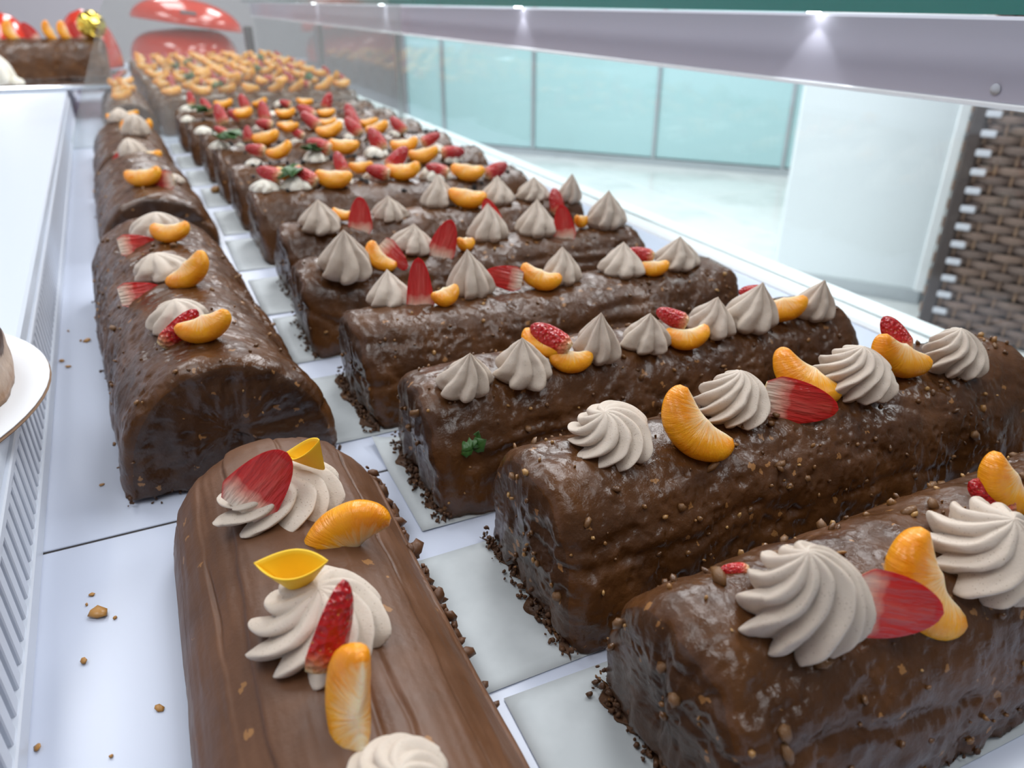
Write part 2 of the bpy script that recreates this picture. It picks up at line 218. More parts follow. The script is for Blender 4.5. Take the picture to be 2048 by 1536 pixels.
    ('R', 'swirl', 'L1', (0.0213, 0.2086, 0.0581), (0.706, 0.006, -0.039, 0.707), (0.0485, 0.0485, 0.0194), 'wide flattened beige cream swirl'),
    ('Y', 0, 'L1', (0.0169, 0.2181, 0.0775), (0.975, 0.073, -0.032, -0.208), (0.0261, 0.0261, 0.0261), 'folded yellow fondant cup'),
    ('S', 'skin', 'L1', (0.0227, 0.1893, 0.0807), (0.909, 0.003, 0.225, 0.350), (0.0304, 0.0304, 0.0304), 'narrow dark red strawberry sliver'),
    ('M', 0, 'L1', (0.0225, 0.1662, 0.0667), (0.557, 0.332, 0.420, -0.635), (0.0438, 0.0438, 0.0438), 'orange mandarin segment'),
    ('R', 'swirl', 'L1', (0.0272, 0.1374, 0.0581), (0.174, 0.010, 0.030, -0.984), (0.0326, 0.0326, 0.0130), 'wide flattened beige cream swirl'),
    ('R', 'dollop', 'L2', (-0.0115, 0.7147, 0.0764), (0.996, -0.000, -0.004, 0.087), (0.0420, 0.0420, 0.0210), 'pointed beige cream rosette'),
    ('M', 0, 'L2', (-0.0002, 0.6798, 0.0864), (0.964, -0.169, 0.002, -0.207), (0.0337, 0.0337, 0.0337), 'orange mandarin segment'),
    ('S', 'cut', 'L2', (-0.0263, 0.6863, 0.0780), (0.685, -0.241, 0.687, -0.034), (0.0295, 0.0295, 0.0295), 'red strawberry slice'),
    ('R', 'dollop', 'L2', (-0.0101, 0.5968, 0.0760), (0.866, -0.012, -0.025, 0.500), (0.0434, 0.0434, 0.0182), 'pointed beige cream rosette'),
    ('M', 0, 'L2', (0.0073, 0.5602, 0.0874), (0.922, -0.222, -0.280, -0.148), (0.0387, 0.0387, 0.0387), 'orange mandarin segment'),
    ('S', 'cut', 'L2', (-0.0267, 0.5682, 0.0746), (0.695, -0.211, 0.685, -0.064), (0.0287, 0.0287, 0.0287), 'red strawberry slice'),
    ('R', 'dollop', 'L2', (-0.0059, 0.4890, 0.0755), (0.499, -0.035, -0.023, 0.865), (0.0393, 0.0393, 0.0181), 'pointed beige cream rosette'),
    ('S', 'skin', 'L2', (-0.0051, 0.4687, 0.0822), (0.905, 0.108, 0.370, 0.182), (0.0302, 0.0302, 0.0302), 'red strawberry slice'),
    ('M', 0, 'L2', (0.0085, 0.4517, 0.0859), (0.957, -0.193, -0.115, -0.185), (0.0367, 0.0367, 0.0367), 'orange mandarin segment'),
    ('R', 'dollop', 'L3', (0.0146, 1.0380, 0.0576), (0.989, 0.005, 0.119, 0.087), (0.0274, 0.0274, 0.0110), 'pointed beige cream rosette'),
    ('M', 0, 'L3', (-0.0171, 0.9885, 0.0749), (0.963, -0.176, -0.032, -0.201), (0.0446, 0.0446, 0.0446), 'orange mandarin segment'),
    ('S', 'cut', 'L3', (-0.0021, 0.9868, 0.0693), (0.659, -0.267, -0.703, -0.017), (0.0378, 0.0378, 0.0378), 'red strawberry slice'),
    ('R', 'dollop', 'L4', (-0.0280, 1.2562, 0.0484), (0.996, 0.000, 0.000, 0.087), (0.0425, 0.0425, 0.0340), 'pointed beige cream rosette'),
    ('M', 0, 'L4', (-0.0078, 1.2560, 0.0534), (0.962, -0.180, -0.048, -0.198), (0.0429, 0.0429, 0.0429), 'orange mandarin segment'),
    ('S', 'cut', 'L4', (-0.0445, 1.2536, 0.0566), (0.921, -0.101, 0.284, -0.247), (0.0320, 0.0320, 0.0320), 'red strawberry slice'),
    ('R', 'dollop', 'L4', (-0.0201, 1.4068, 0.0635), (0.865, 0.021, 0.039, 0.500), (0.0438, 0.0438, 0.0351), 'pointed beige cream rosette'),
    ('M', 0, 'L4', (-0.0317, 1.4041, 0.0723), (0.816, -0.034, 0.512, -0.265), (0.0355, 0.0355, 0.0355), 'orange mandarin segment'),
    ('M', 0, 'L4', (-0.0047, 1.4710, 0.0664), (0.917, -0.225, -0.296, -0.144), (0.0375, 0.0375, 0.0375), 'orange mandarin segment'),
    ('R', 'dollop', 'L4', (-0.0434, 1.5862, 0.0642), (0.707, -0.015, -0.015, 0.707), (0.0397, 0.0397, 0.0238), 'pointed beige cream rosette'),
    ('M', 0, 'L4', (-0.0239, 1.6108, 0.0720), (0.962, -0.180, -0.048, -0.198), (0.0332, 0.0332, 0.0332), 'orange mandarin segment'),
    ('M', 0, 'L4', (-0.0522, 1.5887, 0.0710), (0.963, -0.162, 0.036, -0.213), (0.0307, 0.0307, 0.0307), 'orange mandarin segment'),
    ('M', 0, 'D1', (0.0618, 1.8814, 0.0843), (0.954, -0.250, -0.108, 0.125), (0.0480, 0.0480, 0.0480), 'mandarin segment on the roulades beyond the glass divider'),
    ('M', 0, 'D1', (0.1218, 1.8803, 0.0822), (0.981, -0.154, 0.064, 0.095), (0.0484, 0.0484, 0.0484), 'mandarin segment on the roulades beyond the glass divider'),
    ('M', 0, 'D1', (0.1759, 1.8806, 0.0827), (0.912, -0.166, -0.018, -0.375), (0.0484, 0.0484, 0.0484), 'mandarin segment on the roulades beyond the glass divider'),
    ('M', 0, 'D1', (0.2255, 1.8803, 0.0822), (0.904, -0.156, 0.137, -0.375), (0.0484, 0.0484, 0.0484), 'mandarin segment on the roulades beyond the glass divider'),
    ('M', 0, 'D1', (0.2827, 1.8807, 0.0829), (0.874, -0.154, -0.226, -0.402), (0.0483, 0.0483, 0.0483), 'mandarin segment on the roulades beyond the glass divider'),
    ('M', 0, 'D1', (0.3276, 1.8803, 0.0821), (0.886, -0.163, -0.261, -0.347), (0.0484, 0.0484, 0.0484), 'mandarin segment on the roulades beyond the glass divider'),
    ('S', 'skin', 'D1', (0.3440, 1.8829, 0.0870), (0.768, -0.260, -0.582, -0.062), (0.0344, 0.0344, 0.0344), 'strawberry wedge on the roulades beyond the glass divider'),
    ('M', 0, 'D1', (0.3929, 1.8810, 0.0833), (0.928, -0.229, -0.268, -0.124), (0.0483, 0.0483, 0.0483), 'mandarin segment on the roulades beyond the glass divider'),
    ('M', 0, 'D1', (0.4332, 1.8815, 0.0843), (0.965, -0.221, -0.050, 0.132), (0.0479, 0.0479, 0.0479), 'mandarin segment on the roulades beyond the glass divider'),
    ('M', 0, 'D2', (0.0509, 2.0360, 0.0836), (0.858, -0.168, 0.153, -0.460), (0.0482, 0.0482, 0.0482), 'mandarin segment on the roulades beyond the glass divider'),
    ('S', 'skin', 'D2', (0.0686, 2.0387, 0.0884), (0.949, -0.203, -0.166, -0.174), (0.0343, 0.0343, 0.0343), 'strawberry wedge on the roulades beyond the glass divider'),
    ('M', 0, 'D2', (0.1115, 2.0352, 0.0822), (0.930, -0.178, -0.132, -0.292), (0.0484, 0.0484, 0.0484), 'mandarin segment on the roulades beyond the glass divider'),
    ('S', 'skin', 'D2', (0.1290, 2.0379, 0.0870), (0.829, -0.251, -0.491, -0.091), (0.0344, 0.0344, 0.0344), 'strawberry wedge on the roulades beyond the glass divider'),
    ('M', 0, 'D2', (0.1644, 2.0360, 0.0835), (0.983, -0.166, 0.029, -0.068), (0.0482, 0.0482, 0.0482), 'mandarin segment on the roulades beyond the glass divider'),
    ('S', 'skin', 'D2', (0.1816, 2.0386, 0.0883), (0.771, -0.259, -0.578, -0.063), (0.0343, 0.0343, 0.0343), 'strawberry wedge on the roulades beyond the glass divider'),
    ('M', 0, 'D2', (0.2113, 2.0364, 0.0842), (0.834, -0.130, -0.265, -0.466), (0.0480, 0.0480, 0.0480), 'mandarin segment on the roulades beyond the glass divider'),
    ('M', 0, 'D2', (0.2724, 2.0363, 0.0840), (0.800, -0.184, 0.233, -0.521), (0.0481, 0.0481, 0.0481), 'mandarin segment on the roulades beyond the glass divider'),
    ('S', 'skin', 'D2', (0.2890, 2.0388, 0.0888), (0.779, -0.259, -0.568, -0.067), (0.0342, 0.0342, 0.0342), 'strawberry wedge on the roulades beyond the glass divider'),
    ('M', 0, 'D2', (0.3241, 2.0364, 0.0843), (0.932, -0.286, -0.178, 0.135), (0.0480, 0.0480, 0.0480), 'mandarin segment on the roulades beyond the glass divider'),
    ('S', 'skin', 'D2', (0.3405, 2.0389, 0.0890), (0.942, -0.209, -0.201, -0.166), (0.0341, 0.0341, 0.0341), 'strawberry wedge on the roulades beyond the glass divider'),
    ('M', 0, 'D2', (0.3843, 2.0364, 0.0843), (0.965, -0.077, 0.239, -0.075), (0.0480, 0.0480, 0.0480), 'mandarin segment on the roulades beyond the glass divider'),
    ('M', 0, 'D2', (0.4483, 2.0355, 0.0824), (0.846, -0.136, -0.316, -0.406), (0.0484, 0.0484, 0.0484), 'mandarin segment on the roulades beyond the glass divider'),
    ('S', 'skin', 'D2', (0.4642, 2.0380, 0.0872), (0.892, -0.235, -0.366, -0.127), (0.0344, 0.0344, 0.0344), 'strawberry wedge on the roulades beyond the glass divider'),
    ('M', 0, 'D3', (0.0548, 2.1909, 0.0836), (0.934, -0.226, -0.246, -0.125), (0.0482, 0.0482, 0.0482), 'mandarin segment on the roulades beyond the glass divider'),
    ('S', 'skin', 'D3', (0.0725, 2.1936, 0.0883), (0.947, -0.204, -0.176, -0.172), (0.0343, 0.0343, 0.0343), 'strawberry wedge on the roulades beyond the glass divider'),
    ('M', 0, 'D3', (0.0993, 2.1904, 0.0826), (0.966, -0.096, 0.213, -0.111), (0.0483, 0.0483, 0.0483), 'mandarin segment on the roulades beyond the glass divider'),
    ('M', 0, 'D3', (0.1554, 2.1904, 0.0825), (0.923, -0.230, -0.283, -0.125), (0.0483, 0.0483, 0.0483), 'mandarin segment on the roulades beyond the glass divider'),
    ('S', 'skin', 'D3', (0.1727, 2.1930, 0.0873), (0.956, -0.195, -0.124, -0.183), (0.0344, 0.0344, 0.0344), 'strawberry wedge on the roulades beyond the glass divider'),
    ('M', 0, 'D3', (0.2169, 2.1914, 0.0842), (0.951, -0.166, 0.011, -0.262), (0.0480, 0.0480, 0.0480), 'mandarin segment on the roulades beyond the glass divider'),
    ('S', 'skin', 'D3', (0.2338, 2.1939, 0.0890), (0.794, -0.257, -0.546, -0.074), (0.0341, 0.0341, 0.0341), 'strawberry wedge on the roulades beyond the glass divider'),
    ('M', 0, 'D3', (0.2647, 2.1912, 0.0839), (0.868, -0.150, -0.251, -0.401), (0.0481, 0.0481, 0.0481), 'mandarin segment on the roulades beyond the glass divider'),
    ('M', 0, 'D3', (0.3349, 2.1913, 0.0841), (0.865, -0.149, -0.224, -0.423), (0.0481, 0.0481, 0.0481), 'mandarin segment on the roulades beyond the glass divider'),
    ('S', 'skin', 'D3', (0.3514, 2.1938, 0.0889), (0.962, -0.183, -0.065, -0.195), (0.0341, 0.0341, 0.0341), 'strawberry wedge on the roulades beyond the glass divider'),
    ('M', 0, 'D3', (0.3906, 2.1910, 0.0834), (0.977, -0.148, 0.076, 0.132), (0.0482, 0.0482, 0.0482), 'mandarin segment on the roulades beyond the glass divider'),
    ('M', 0, 'D3', (0.4481, 2.1912, 0.0838), (0.984, -0.167, 0.028, -0.050), (0.0481, 0.0481, 0.0481), 'mandarin segment on the roulades beyond the glass divider'),
    ('S', 'skin', 'D3', (0.4641, 2.1936, 0.0886), (0.950, -0.201, -0.159, -0.176), (0.0342, 0.0342, 0.0342), 'strawberry wedge on the roulades beyond the glass divider'),
    ('M', 0, 'D4', (0.0406, 2.3456, 0.0830), (0.979, -0.124, 0.114, 0.116), (0.0483, 0.0483, 0.0483), 'mandarin segment on the roulades beyond the glass divider'),
    ('M', 0, 'D4', (0.1009, 2.3461, 0.0839), (0.858, -0.169, 0.043, -0.484), (0.0481, 0.0481, 0.0481), 'mandarin segment on the roulades beyond the glass divider'),
    ('S', 'skin', 'D4', (0.1185, 2.3487, 0.0886), (0.842, -0.249, -0.470, -0.098), (0.0342, 0.0342, 0.0342), 'strawberry wedge on the roulades beyond the glass divider'),
    ('M', 0, 'D4', (0.1619, 2.3460, 0.0836), (0.963, -0.233, -0.132, 0.011), (0.0482, 0.0482, 0.0482), 'mandarin segment on the roulades beyond the glass divider'),
    ('M', 0, 'D4', (0.2147, 2.3463, 0.0842), (0.982, -0.141, 0.095, -0.080), (0.0480, 0.0480, 0.0480), 'mandarin segment on the roulades beyond the glass divider'),
    ('S', 'skin', 'D4', (0.2318, 2.3488, 0.0889), (0.920, -0.223, -0.287, -0.147), (0.0341, 0.0341, 0.0341), 'strawberry wedge on the roulades beyond the glass divider'),
    ('M', 0, 'D4', (0.2734, 2.3463, 0.0842), (0.980, -0.102, 0.153, 0.079), (0.0480, 0.0480, 0.0480), 'mandarin segment on the roulades beyond the glass divider'),
    ('M', 0, 'D4', (0.3293, 2.3454, 0.0824), (0.914, -0.168, -0.064, -0.364), (0.0483, 0.0483, 0.0483), 'mandarin segment on the roulades beyond the glass divider'),
    ('M', 0, 'D4', (0.3815, 2.3463, 0.0842), (0.978, -0.204, -0.052, 0.013), (0.0480, 0.0480, 0.0480), 'mandarin segment on the roulades beyond the glass divider'),
    ('S', 'skin', 'D4', (0.3979, 2.3488, 0.0889), (0.883, -0.238, -0.386, -0.121), (0.0341, 0.0341, 0.0341), 'strawberry wedge on the roulades beyond the glass divider'),
    ('M', 0, 'D4', (0.4426, 2.3464, 0.0842), (0.985, -0.128, 0.115, 0.014), (0.0480, 0.0480, 0.0480), 'mandarin segment on the roulades beyond the glass divider'),
    ('M', 0, 'D5', (0.0389, 2.5011, 0.0840), (0.927, -0.224, -0.269, -0.139), (0.0479, 0.0479, 0.0479), 'mandarin segment on the roulades beyond the glass divider'),
    ('M', 0, 'D5', (0.0881, 2.5012, 0.0842), (0.925, -0.215, -0.264, -0.168), (0.0480, 0.0480, 0.0480), 'mandarin segment on the roulades beyond the glass divider'),
    ('M', 0, 'D5', (0.1547, 2.5012, 0.0842), (0.973, -0.088, 0.207, -0.047), (0.0480, 0.0480, 0.0480), 'mandarin segment on the roulades beyond the glass divider'),
    ('M', 0, 'D5', (0.2120, 2.5010, 0.0838), (0.979, -0.198, -0.042, -0.005), (0.0481, 0.0481, 0.0481), 'mandarin segment on the roulades beyond the glass divider'),
    ('M', 0, 'D5', (0.2717, 2.5004, 0.0825), (0.934, -0.133, 0.187, -0.275), (0.0483, 0.0483, 0.0483), 'mandarin segment on the roulades beyond the glass divider'),
    ('M', 0, 'D5', (0.3197, 2.5013, 0.0842), (0.851, -0.151, -0.138, -0.483), (0.0480, 0.0480, 0.0480), 'mandarin segment on the roulades beyond the glass divider'),
    ('S', 'skin', 'D5', (0.3364, 2.5037, 0.0888), (0.957, -0.193, -0.116, -0.184), (0.0341, 0.0341, 0.0341), 'strawberry wedge on the roulades beyond the glass divider'),
    ('M', 0, 'D5', (0.3766, 2.5007, 0.0830), (0.886, -0.166, 0.066, -0.429), (0.0483, 0.0483, 0.0483), 'mandarin segment on the roulades beyond the glass divider'),
    ('S', 'skin', 'D5', (0.3931, 2.5031, 0.0876), (0.964, -0.167, 0.012, -0.208), (0.0343, 0.0343, 0.0343), 'strawberry wedge on the roulades beyond the glass divider'),
    ('M', 0, 'D5', (0.4401, 2.5011, 0.0837), (0.971, -0.189, -0.060, -0.132), (0.0482, 0.0482, 0.0482), 'mandarin segment on the roulades beyond the glass divider'),
    ('S', 'skin', 'D5', (0.4564, 2.5035, 0.0884), (0.799, -0.256, -0.539, -0.076), (0.0342, 0.0342, 0.0342), 'strawberry wedge on the roulades beyond the glass divider'),
    ('M', 0, 'D6', (0.0220, 2.6559, 0.0838), (0.940, -0.149, 0.115, -0.286), (0.0481, 0.0481, 0.0481), 'mandarin segment on the roulades beyond the glass divider'),
    ('S', 'skin', 'D6', (0.0399, 2.6585, 0.0884), (0.825, -0.252, -0.498, -0.089), (0.0342, 0.0342, 0.0342), 'strawberry wedge on the roulades beyond the glass divider'),
    ('M', 0, 'D6', (0.0869, 2.6553, 0.0826), (0.869, -0.157, -0.122, -0.453), (0.0483, 0.0483, 0.0483), 'mandarin segment on the roulades beyond the glass divider'),
    ('M', 0, 'D6', (0.1445, 2.6561, 0.0840), (0.935, -0.276, -0.217, 0.057), (0.0481, 0.0481, 0.0481), 'mandarin segment on the roulades beyond the glass divider'),
    ('S', 'skin', 'D6', (0.1619, 2.6586, 0.0887), (0.831, -0.251, -0.488, -0.092), (0.0341, 0.0341, 0.0341), 'strawberry wedge on the roulades beyond the glass divider'),
    ('M', 0, 'D6', (0.2083, 2.6559, 0.0837), (0.956, -0.108, 0.211, -0.174), (0.0482, 0.0482, 0.0482), 'mandarin segment on the roulades beyond the glass divider'),
    ('M', 0, 'D6', (0.2706, 2.6561, 0.0840), (0.936, -0.176, -0.089, -0.292), (0.0479, 0.0479, 0.0479), 'mandarin segment on the roulades beyond the glass divider'),
    ('M', 0, 'D6', (0.3161, 2.6556, 0.0829), (0.975, -0.182, -0.031, -0.120), (0.0483, 0.0483, 0.0483), 'mandarin segment on the roulades beyond the glass divider'),
    ('S', 'skin', 'D6', (0.3329, 2.6580, 0.0875), (0.887, -0.237, -0.377, -0.124), (0.0343, 0.0343, 0.0343), 'strawberry wedge on the roulades beyond the glass divider'),
    ('M', 0, 'D6', (0.3883, 2.6560, 0.0837), (0.905, -0.166, 0.002, -0.391), (0.0482, 0.0482, 0.0482), 'mandarin segment on the roulades beyond the glass divider'),
    ('S', 'skin', 'D6', (0.4048, 2.6585, 0.0883), (0.772, -0.259, -0.577, -0.064), (0.0342, 0.0342, 0.0342), 'strawberry wedge on the roulades beyond the glass divider'),
    ('M', 0, 'D6', (0.4365, 2.6562, 0.0840), (0.940, -0.233, -0.232, -0.093), (0.0479, 0.0479, 0.0479), 'mandarin segment on the roulades beyond the glass divider'),
    ('S', 'skin', 'D6', (0.4528, 2.6586, 0.0886), (0.768, -0.260, -0.582, -0.062), (0.0340, 0.0340, 0.0340), 'strawberry wedge on the roulades beyond the glass divider'),
    ('M', 0, 'D7', (0.0240, 2.8109, 0.0838), (0.978, -0.106, 0.143, 0.108), (0.0481, 0.0481, 0.0481), 'mandarin segment on the roulades beyond the glass divider'),
    ('S', 'skin', 'D7', (0.0418, 2.8135, 0.0884), (0.951, -0.201, -0.156, -0.176), (0.0342, 0.0342, 0.0342), 'strawberry wedge on the roulades beyond the glass divider'),
    ('M', 0, 'D7', (0.0833, 2.8105, 0.0830), (0.952, -0.182, -0.085, -0.230), (0.0482, 0.0482, 0.0482), 'mandarin segment on the roulades beyond the glass divider'),
    ('S', 'skin', 'D7', (0.1011, 2.8130, 0.0876), (0.842, -0.249, -0.469, -0.098), (0.0343, 0.0343, 0.0343), 'strawberry wedge on the roulades beyond the glass divider'),
    ('M', 0, 'D7', (0.1487, 2.8102, 0.0825), (0.920, -0.169, -0.053, -0.351), (0.0483, 0.0483, 0.0483), 'mandarin segment on the roulades beyond the glass divider'),
    ('M', 0, 'D7', (0.2073, 2.8107, 0.0834), (0.873, -0.167, 0.093, -0.449), (0.0482, 0.0482, 0.0482), 'mandarin segment on the roulades beyond the glass divider'),
    ('M', 0, 'D7', (0.2583, 2.8111, 0.0841), (0.980, -0.166, 0.025, -0.110), (0.0481, 0.0481, 0.0481), 'mandarin segment on the roulades beyond the glass divider'),
    ('M', 0, 'D7', (0.3262, 2.8106, 0.0830), (0.917, -0.177, -0.185, -0.306), (0.0482, 0.0482, 0.0482), 'mandarin segment on the roulades beyond the glass divider'),
    ('M', 0, 'D7', (0.3787, 2.8109, 0.0835), (0.958, -0.174, -0.028, -0.226), (0.0482, 0.0482, 0.0482), 'mandarin segment on the roulades beyond the glass divider'),
    ('S', 'skin', 'D7', (0.3954, 2.8133, 0.0881), (0.853, -0.246, -0.448, -0.104), (0.0342, 0.0342, 0.0342), 'strawberry wedge on the roulades beyond the glass divider'),
    ('M', 0, 'D7', (0.4433, 2.8104, 0.0826), (0.946, -0.142, 0.135, -0.258), (0.0483, 0.0483, 0.0483), 'mandarin segment on the roulades beyond the glass divider'),
    ('M', 0, 'D8', (0.0242, 2.9659, 0.0840), (0.954, -0.048, 0.290, -0.063), (0.0481, 0.0481, 0.0481), 'mandarin segment on the roulades beyond the glass divider'),
    ('S', 'skin', 'D8', (0.0421, 2.9685, 0.0886), (0.900, -0.232, -0.344, -0.132), (0.0341, 0.0341, 0.0341), 'strawberry wedge on the roulades beyond the glass divider'),
    ('M', 0, 'D8', (0.0816, 2.9660, 0.0841), (0.983, -0.160, 0.052, 0.075), (0.0480, 0.0480, 0.0480), 'mandarin segment on the roulades beyond the glass divider'),
    ('S', 'skin', 'D8', (0.0992, 2.9686, 0.0886), (0.937, -0.213, -0.226, -0.161), (0.0341, 0.0341, 0.0341), 'strawberry wedge on the roulades beyond the glass divider'),
    ('M', 0, 'D8', (0.1446, 2.9656, 0.0833), (0.983, -0.114, 0.143, -0.000), (0.0482, 0.0482, 0.0482), 'mandarin segment on the roulades beyond the glass divider'),
    ('S', 'skin', 'D8', (0.1621, 2.9681, 0.0879), (0.823, -0.252, -0.501, -0.088), (0.0342, 0.0342, 0.0342), 'strawberry wedge on the roulades beyond the glass divider'),
    ('M', 0, 'D8', (0.2021, 2.9659, 0.0838), (0.982, -0.117, 0.145, -0.035), (0.0481, 0.0481, 0.0481), 'mandarin segment on the roulades beyond the glass divider'),
    ('M', 0, 'D8', (0.2536, 2.9660, 0.0839), (0.963, -0.177, -0.036, -0.202), (0.0481, 0.0481, 0.0481), 'mandarin segment on the roulades beyond the glass divider'),
    ('S', 'skin', 'D8', (0.2707, 2.9685, 0.0885), (0.961, -0.184, -0.068, -0.194), (0.0342, 0.0342, 0.0342), 'strawberry wedge on the roulades beyond the glass divider'),
    ('M', 0, 'D8', (0.3201, 2.9661, 0.0841), (0.870, -0.155, 0.220, -0.413), (0.0480, 0.0480, 0.0480), 'mandarin segment on the roulades beyond the glass divider'),
    ('M', 0, 'D8', (0.3840, 2.9661, 0.0841), (0.952, -0.062, 0.282, -0.099), (0.0480, 0.0480, 0.0480), 'mandarin segment on the roulades beyond the glass divider'),
    ('M', 0, 'D8', (0.4474, 2.9662, 0.0841), (0.960, -0.045, 0.274, -0.017), (0.0480, 0.0480, 0.0480), 'mandarin segment on the roulades beyond the glass divider'),
    ('S', 'skin', 'D8', (0.4639, 2.9686, 0.0887), (0.882, -0.238, -0.387, -0.121), (0.0341, 0.0341, 0.0341), 'strawberry wedge on the roulades beyond the glass divider'),
    ('M', 0, 'D9', (0.0192, 3.1210, 0.0841), (0.897, -0.150, 0.187, -0.371), (0.0480, 0.0480, 0.0480), 'mandarin segment on the roulades beyond the glass divider'),
    ('M', 0, 'D9', (0.0675, 3.1210, 0.0841), (0.886, -0.166, 0.006, -0.434), (0.0480, 0.0480, 0.0480), 'mandarin segment on the roulades beyond the glass divider'),
    ('M', 0, 'D9', (0.1274, 3.1204, 0.0830), (0.855, -0.167, 0.016, -0.491), (0.0482, 0.0482, 0.0482), 'mandarin segment on the roulades beyond the glass divider'),
    ('S', 'skin', 'D9', (0.1450, 3.1229, 0.0876), (0.900, -0.232, -0.344, -0.132), (0.0342, 0.0342, 0.0342), 'strawberry wedge on the roulades beyond the glass divider'),
    ('M', 0, 'D9', (0.1988, 3.1210, 0.0841), (0.929, -0.131, 0.201, -0.283), (0.0479, 0.0479, 0.0479), 'mandarin segment on the roulades beyond the glass divider'),
    ('S', 'skin', 'D9', (0.2161, 3.1235, 0.0886), (0.894, -0.234, -0.359, -0.128), (0.0340, 0.0340, 0.0340), 'strawberry wedge on the roulades beyond the glass divider'),
    ('M', 0, 'D9', (0.2556, 3.1210, 0.0840), (0.849, -0.168, 0.017, -0.501), (0.0479, 0.0479, 0.0479), 'mandarin segment on the roulades beyond the glass divider'),
    ('M', 0, 'D9', (0.3119, 3.1211, 0.0841), (0.982, -0.167, 0.039, 0.076), (0.0480, 0.0480, 0.0480), 'mandarin segment on the roulades beyond the glass divider'),
    ('M', 0, 'D9', (0.3816, 3.1208, 0.0835), (0.915, -0.168, -0.066, -0.361), (0.0482, 0.0482, 0.0482), 'mandarin segment on the roulades beyond the glass divider'),
    ('M', 0, 'D9', (0.4416, 3.1206, 0.0831), (0.928, -0.148, 0.137, -0.315), (0.0482, 0.0482, 0.0482), 'mandarin segment on the roulades beyond the glass divider'),
    ('M', 0, 'L5', (-0.0380, 1.9401, 0.0738), (0.972, -0.202, -0.086, -0.082), (0.0455, 0.0455, 0.0455), 'mandarin segment on the roulades beyond the glass divider'),
    ('M', 0, 'L5', (-0.0422, 1.9894, 0.0735), (0.868, -0.156, -0.126, -0.455), (0.0455, 0.0455, 0.0455), 'mandarin segment on the roulades beyond the glass divider'),
    ('M', 0, 'L5', (-0.0431, 2.0383, 0.0738), (0.911, -0.167, -0.059, -0.373), (0.0455, 0.0455, 0.0455), 'mandarin segment on the roulades beyond the glass divider'),
    ('M', 0, 'L5', (-0.0264, 2.0863, 0.0740), (0.929, -0.164, 0.029, -0.332), (0.0454, 0.0454, 0.0454), 'mandarin segment on the roulades beyond the glass divider'),
    ('M', 0, 'L5', (-0.0302, 2.1351, 0.0744), (0.929, -0.030, 0.353, -0.109), (0.0454, 0.0454, 0.0454), 'mandarin segment on the roulades beyond the glass divider'),
    ('M', 0, 'L5', (-0.0505, 2.1847, 0.0739), (0.956, -0.018, 0.287, 0.054), (0.0454, 0.0454, 0.0454), 'mandarin segment on the roulades beyond the glass divider'),
    ('M', 0, 'L5', (-0.0368, 2.2322, 0.0749), (0.841, -0.172, 0.181, -0.480), (0.0453, 0.0453, 0.0453), 'mandarin segment on the roulades beyond the glass divider'),
    ('M', 0, 'L5', (-0.0315, 2.2798, 0.0742), (0.980, -0.197, -0.032, 0.025), (0.0453, 0.0453, 0.0453), 'mandarin segment on the roulades beyond the glass divider'),
    ('M', 0, 'L5', (-0.0686, 2.9672, 0.0239), (0.937, -0.174, -0.066, -0.294), (0.0576, 0.0576, 0.0576), 'mandarin segment on the roulades beyond the glass divider'),
]


# ------------------------------------------------------------------ helpers
def link(o, parent=None):
    col.objects.link(o)
    if parent is not None:
        o.parent = parent
    return o

def empty(name, loc=(0, 0, 0), rz=0.0, parent=None):
    o = bpy.data.objects.new(name, None); o.empty_display_size = 0.02
    o.location = loc; o.rotation_euler = (0, 0, rz)
    return link(o, parent)

def tag(o, label=None, cat=None, group=None, kind=None):
    if label: o['label'] = label
    if cat: o['category'] = cat
    if group: o['group'] = group
    if kind: o['kind'] = kind
    return o

def mesh(name, verts, faces, mat=None, smooth=True, attrs=None):
    me = bpy.data.meshes.new(name)
    me.from_pydata([tuple(map(float, v)) for v in verts], [], [tuple(map(int, f)) for f in faces])
    me.polygons.foreach_set('use_smooth', [smooth] * len(me.polygons))
    if attrs:
        for k, a in attrs.items():
            at = me.attributes.new(k, 'FLOAT', 'POINT'); at.data.foreach_set('value', np.asarray(a, dtype=np.float32))
    if mat: me.materials.append(mat)
    me.update()
    return me

def obj(name, me, parent=None, loc=(0, 0, 0), rot=None):
    o = bpy.data.objects.new(name, me); o.location = loc
    if rot is not None: o.rotation_euler = rot
    return link(o, parent)

class MB:
    def __init__(s): s.v = []; s.f = []
    def add(s, verts, faces):
        n = len(s.v); s.v += [tuple(v) for v in verts]; s.f += [tuple(i + n for i in f) for f in faces]
    def box(s, x0, x1, y0, y1, z0, z1, b=0.0):
        if b <= 0:
            s.add([(x0,y0,z0),(x1,y0,z0),(x1,y1,z0),(x0,y1,z0),(x0,y0,z1),(x1,y0,z1),(x1,y1,z1),(x0,y1,z1)],
                  [(0,3,2,1),(4,5,6,7),(0,1,5,4),(1,2,6,5),(2,3,7,6),(3,0,4,7)])
        else:
            v = []
            for z, i in ((z0, b), (z0 + b, 0), (z1 - b, 0), (z1, b)):
                v += [(x0+i+b,y0+i,z),(x1-i-b,y0+i,z),(x1-i,y0+i+b,z),(x1-i,y1-i-b,z),(x1-i-b,y1-i,z),(x0+i+b,y1-i,z),(x0+i,y1-i-b,z),(x0+i,y0+i+b,z)]
            f = [tuple(range(7, -1, -1)), tuple(range(24, 32))]
            for k in range(3):
                for j in range(8):
                    a = k*8+j; c = k*8+(j+1) % 8
                    f.append((a, c, c+8, a+8))
            s.add(v, f)
    def me(s, name, mat, smooth=False): return mesh(name, s.v, s.f, mat, smooth)

def boxme(name, mat, *a, **k):
    b = MB(); b.box(*a, **k); return b.me(name, mat)

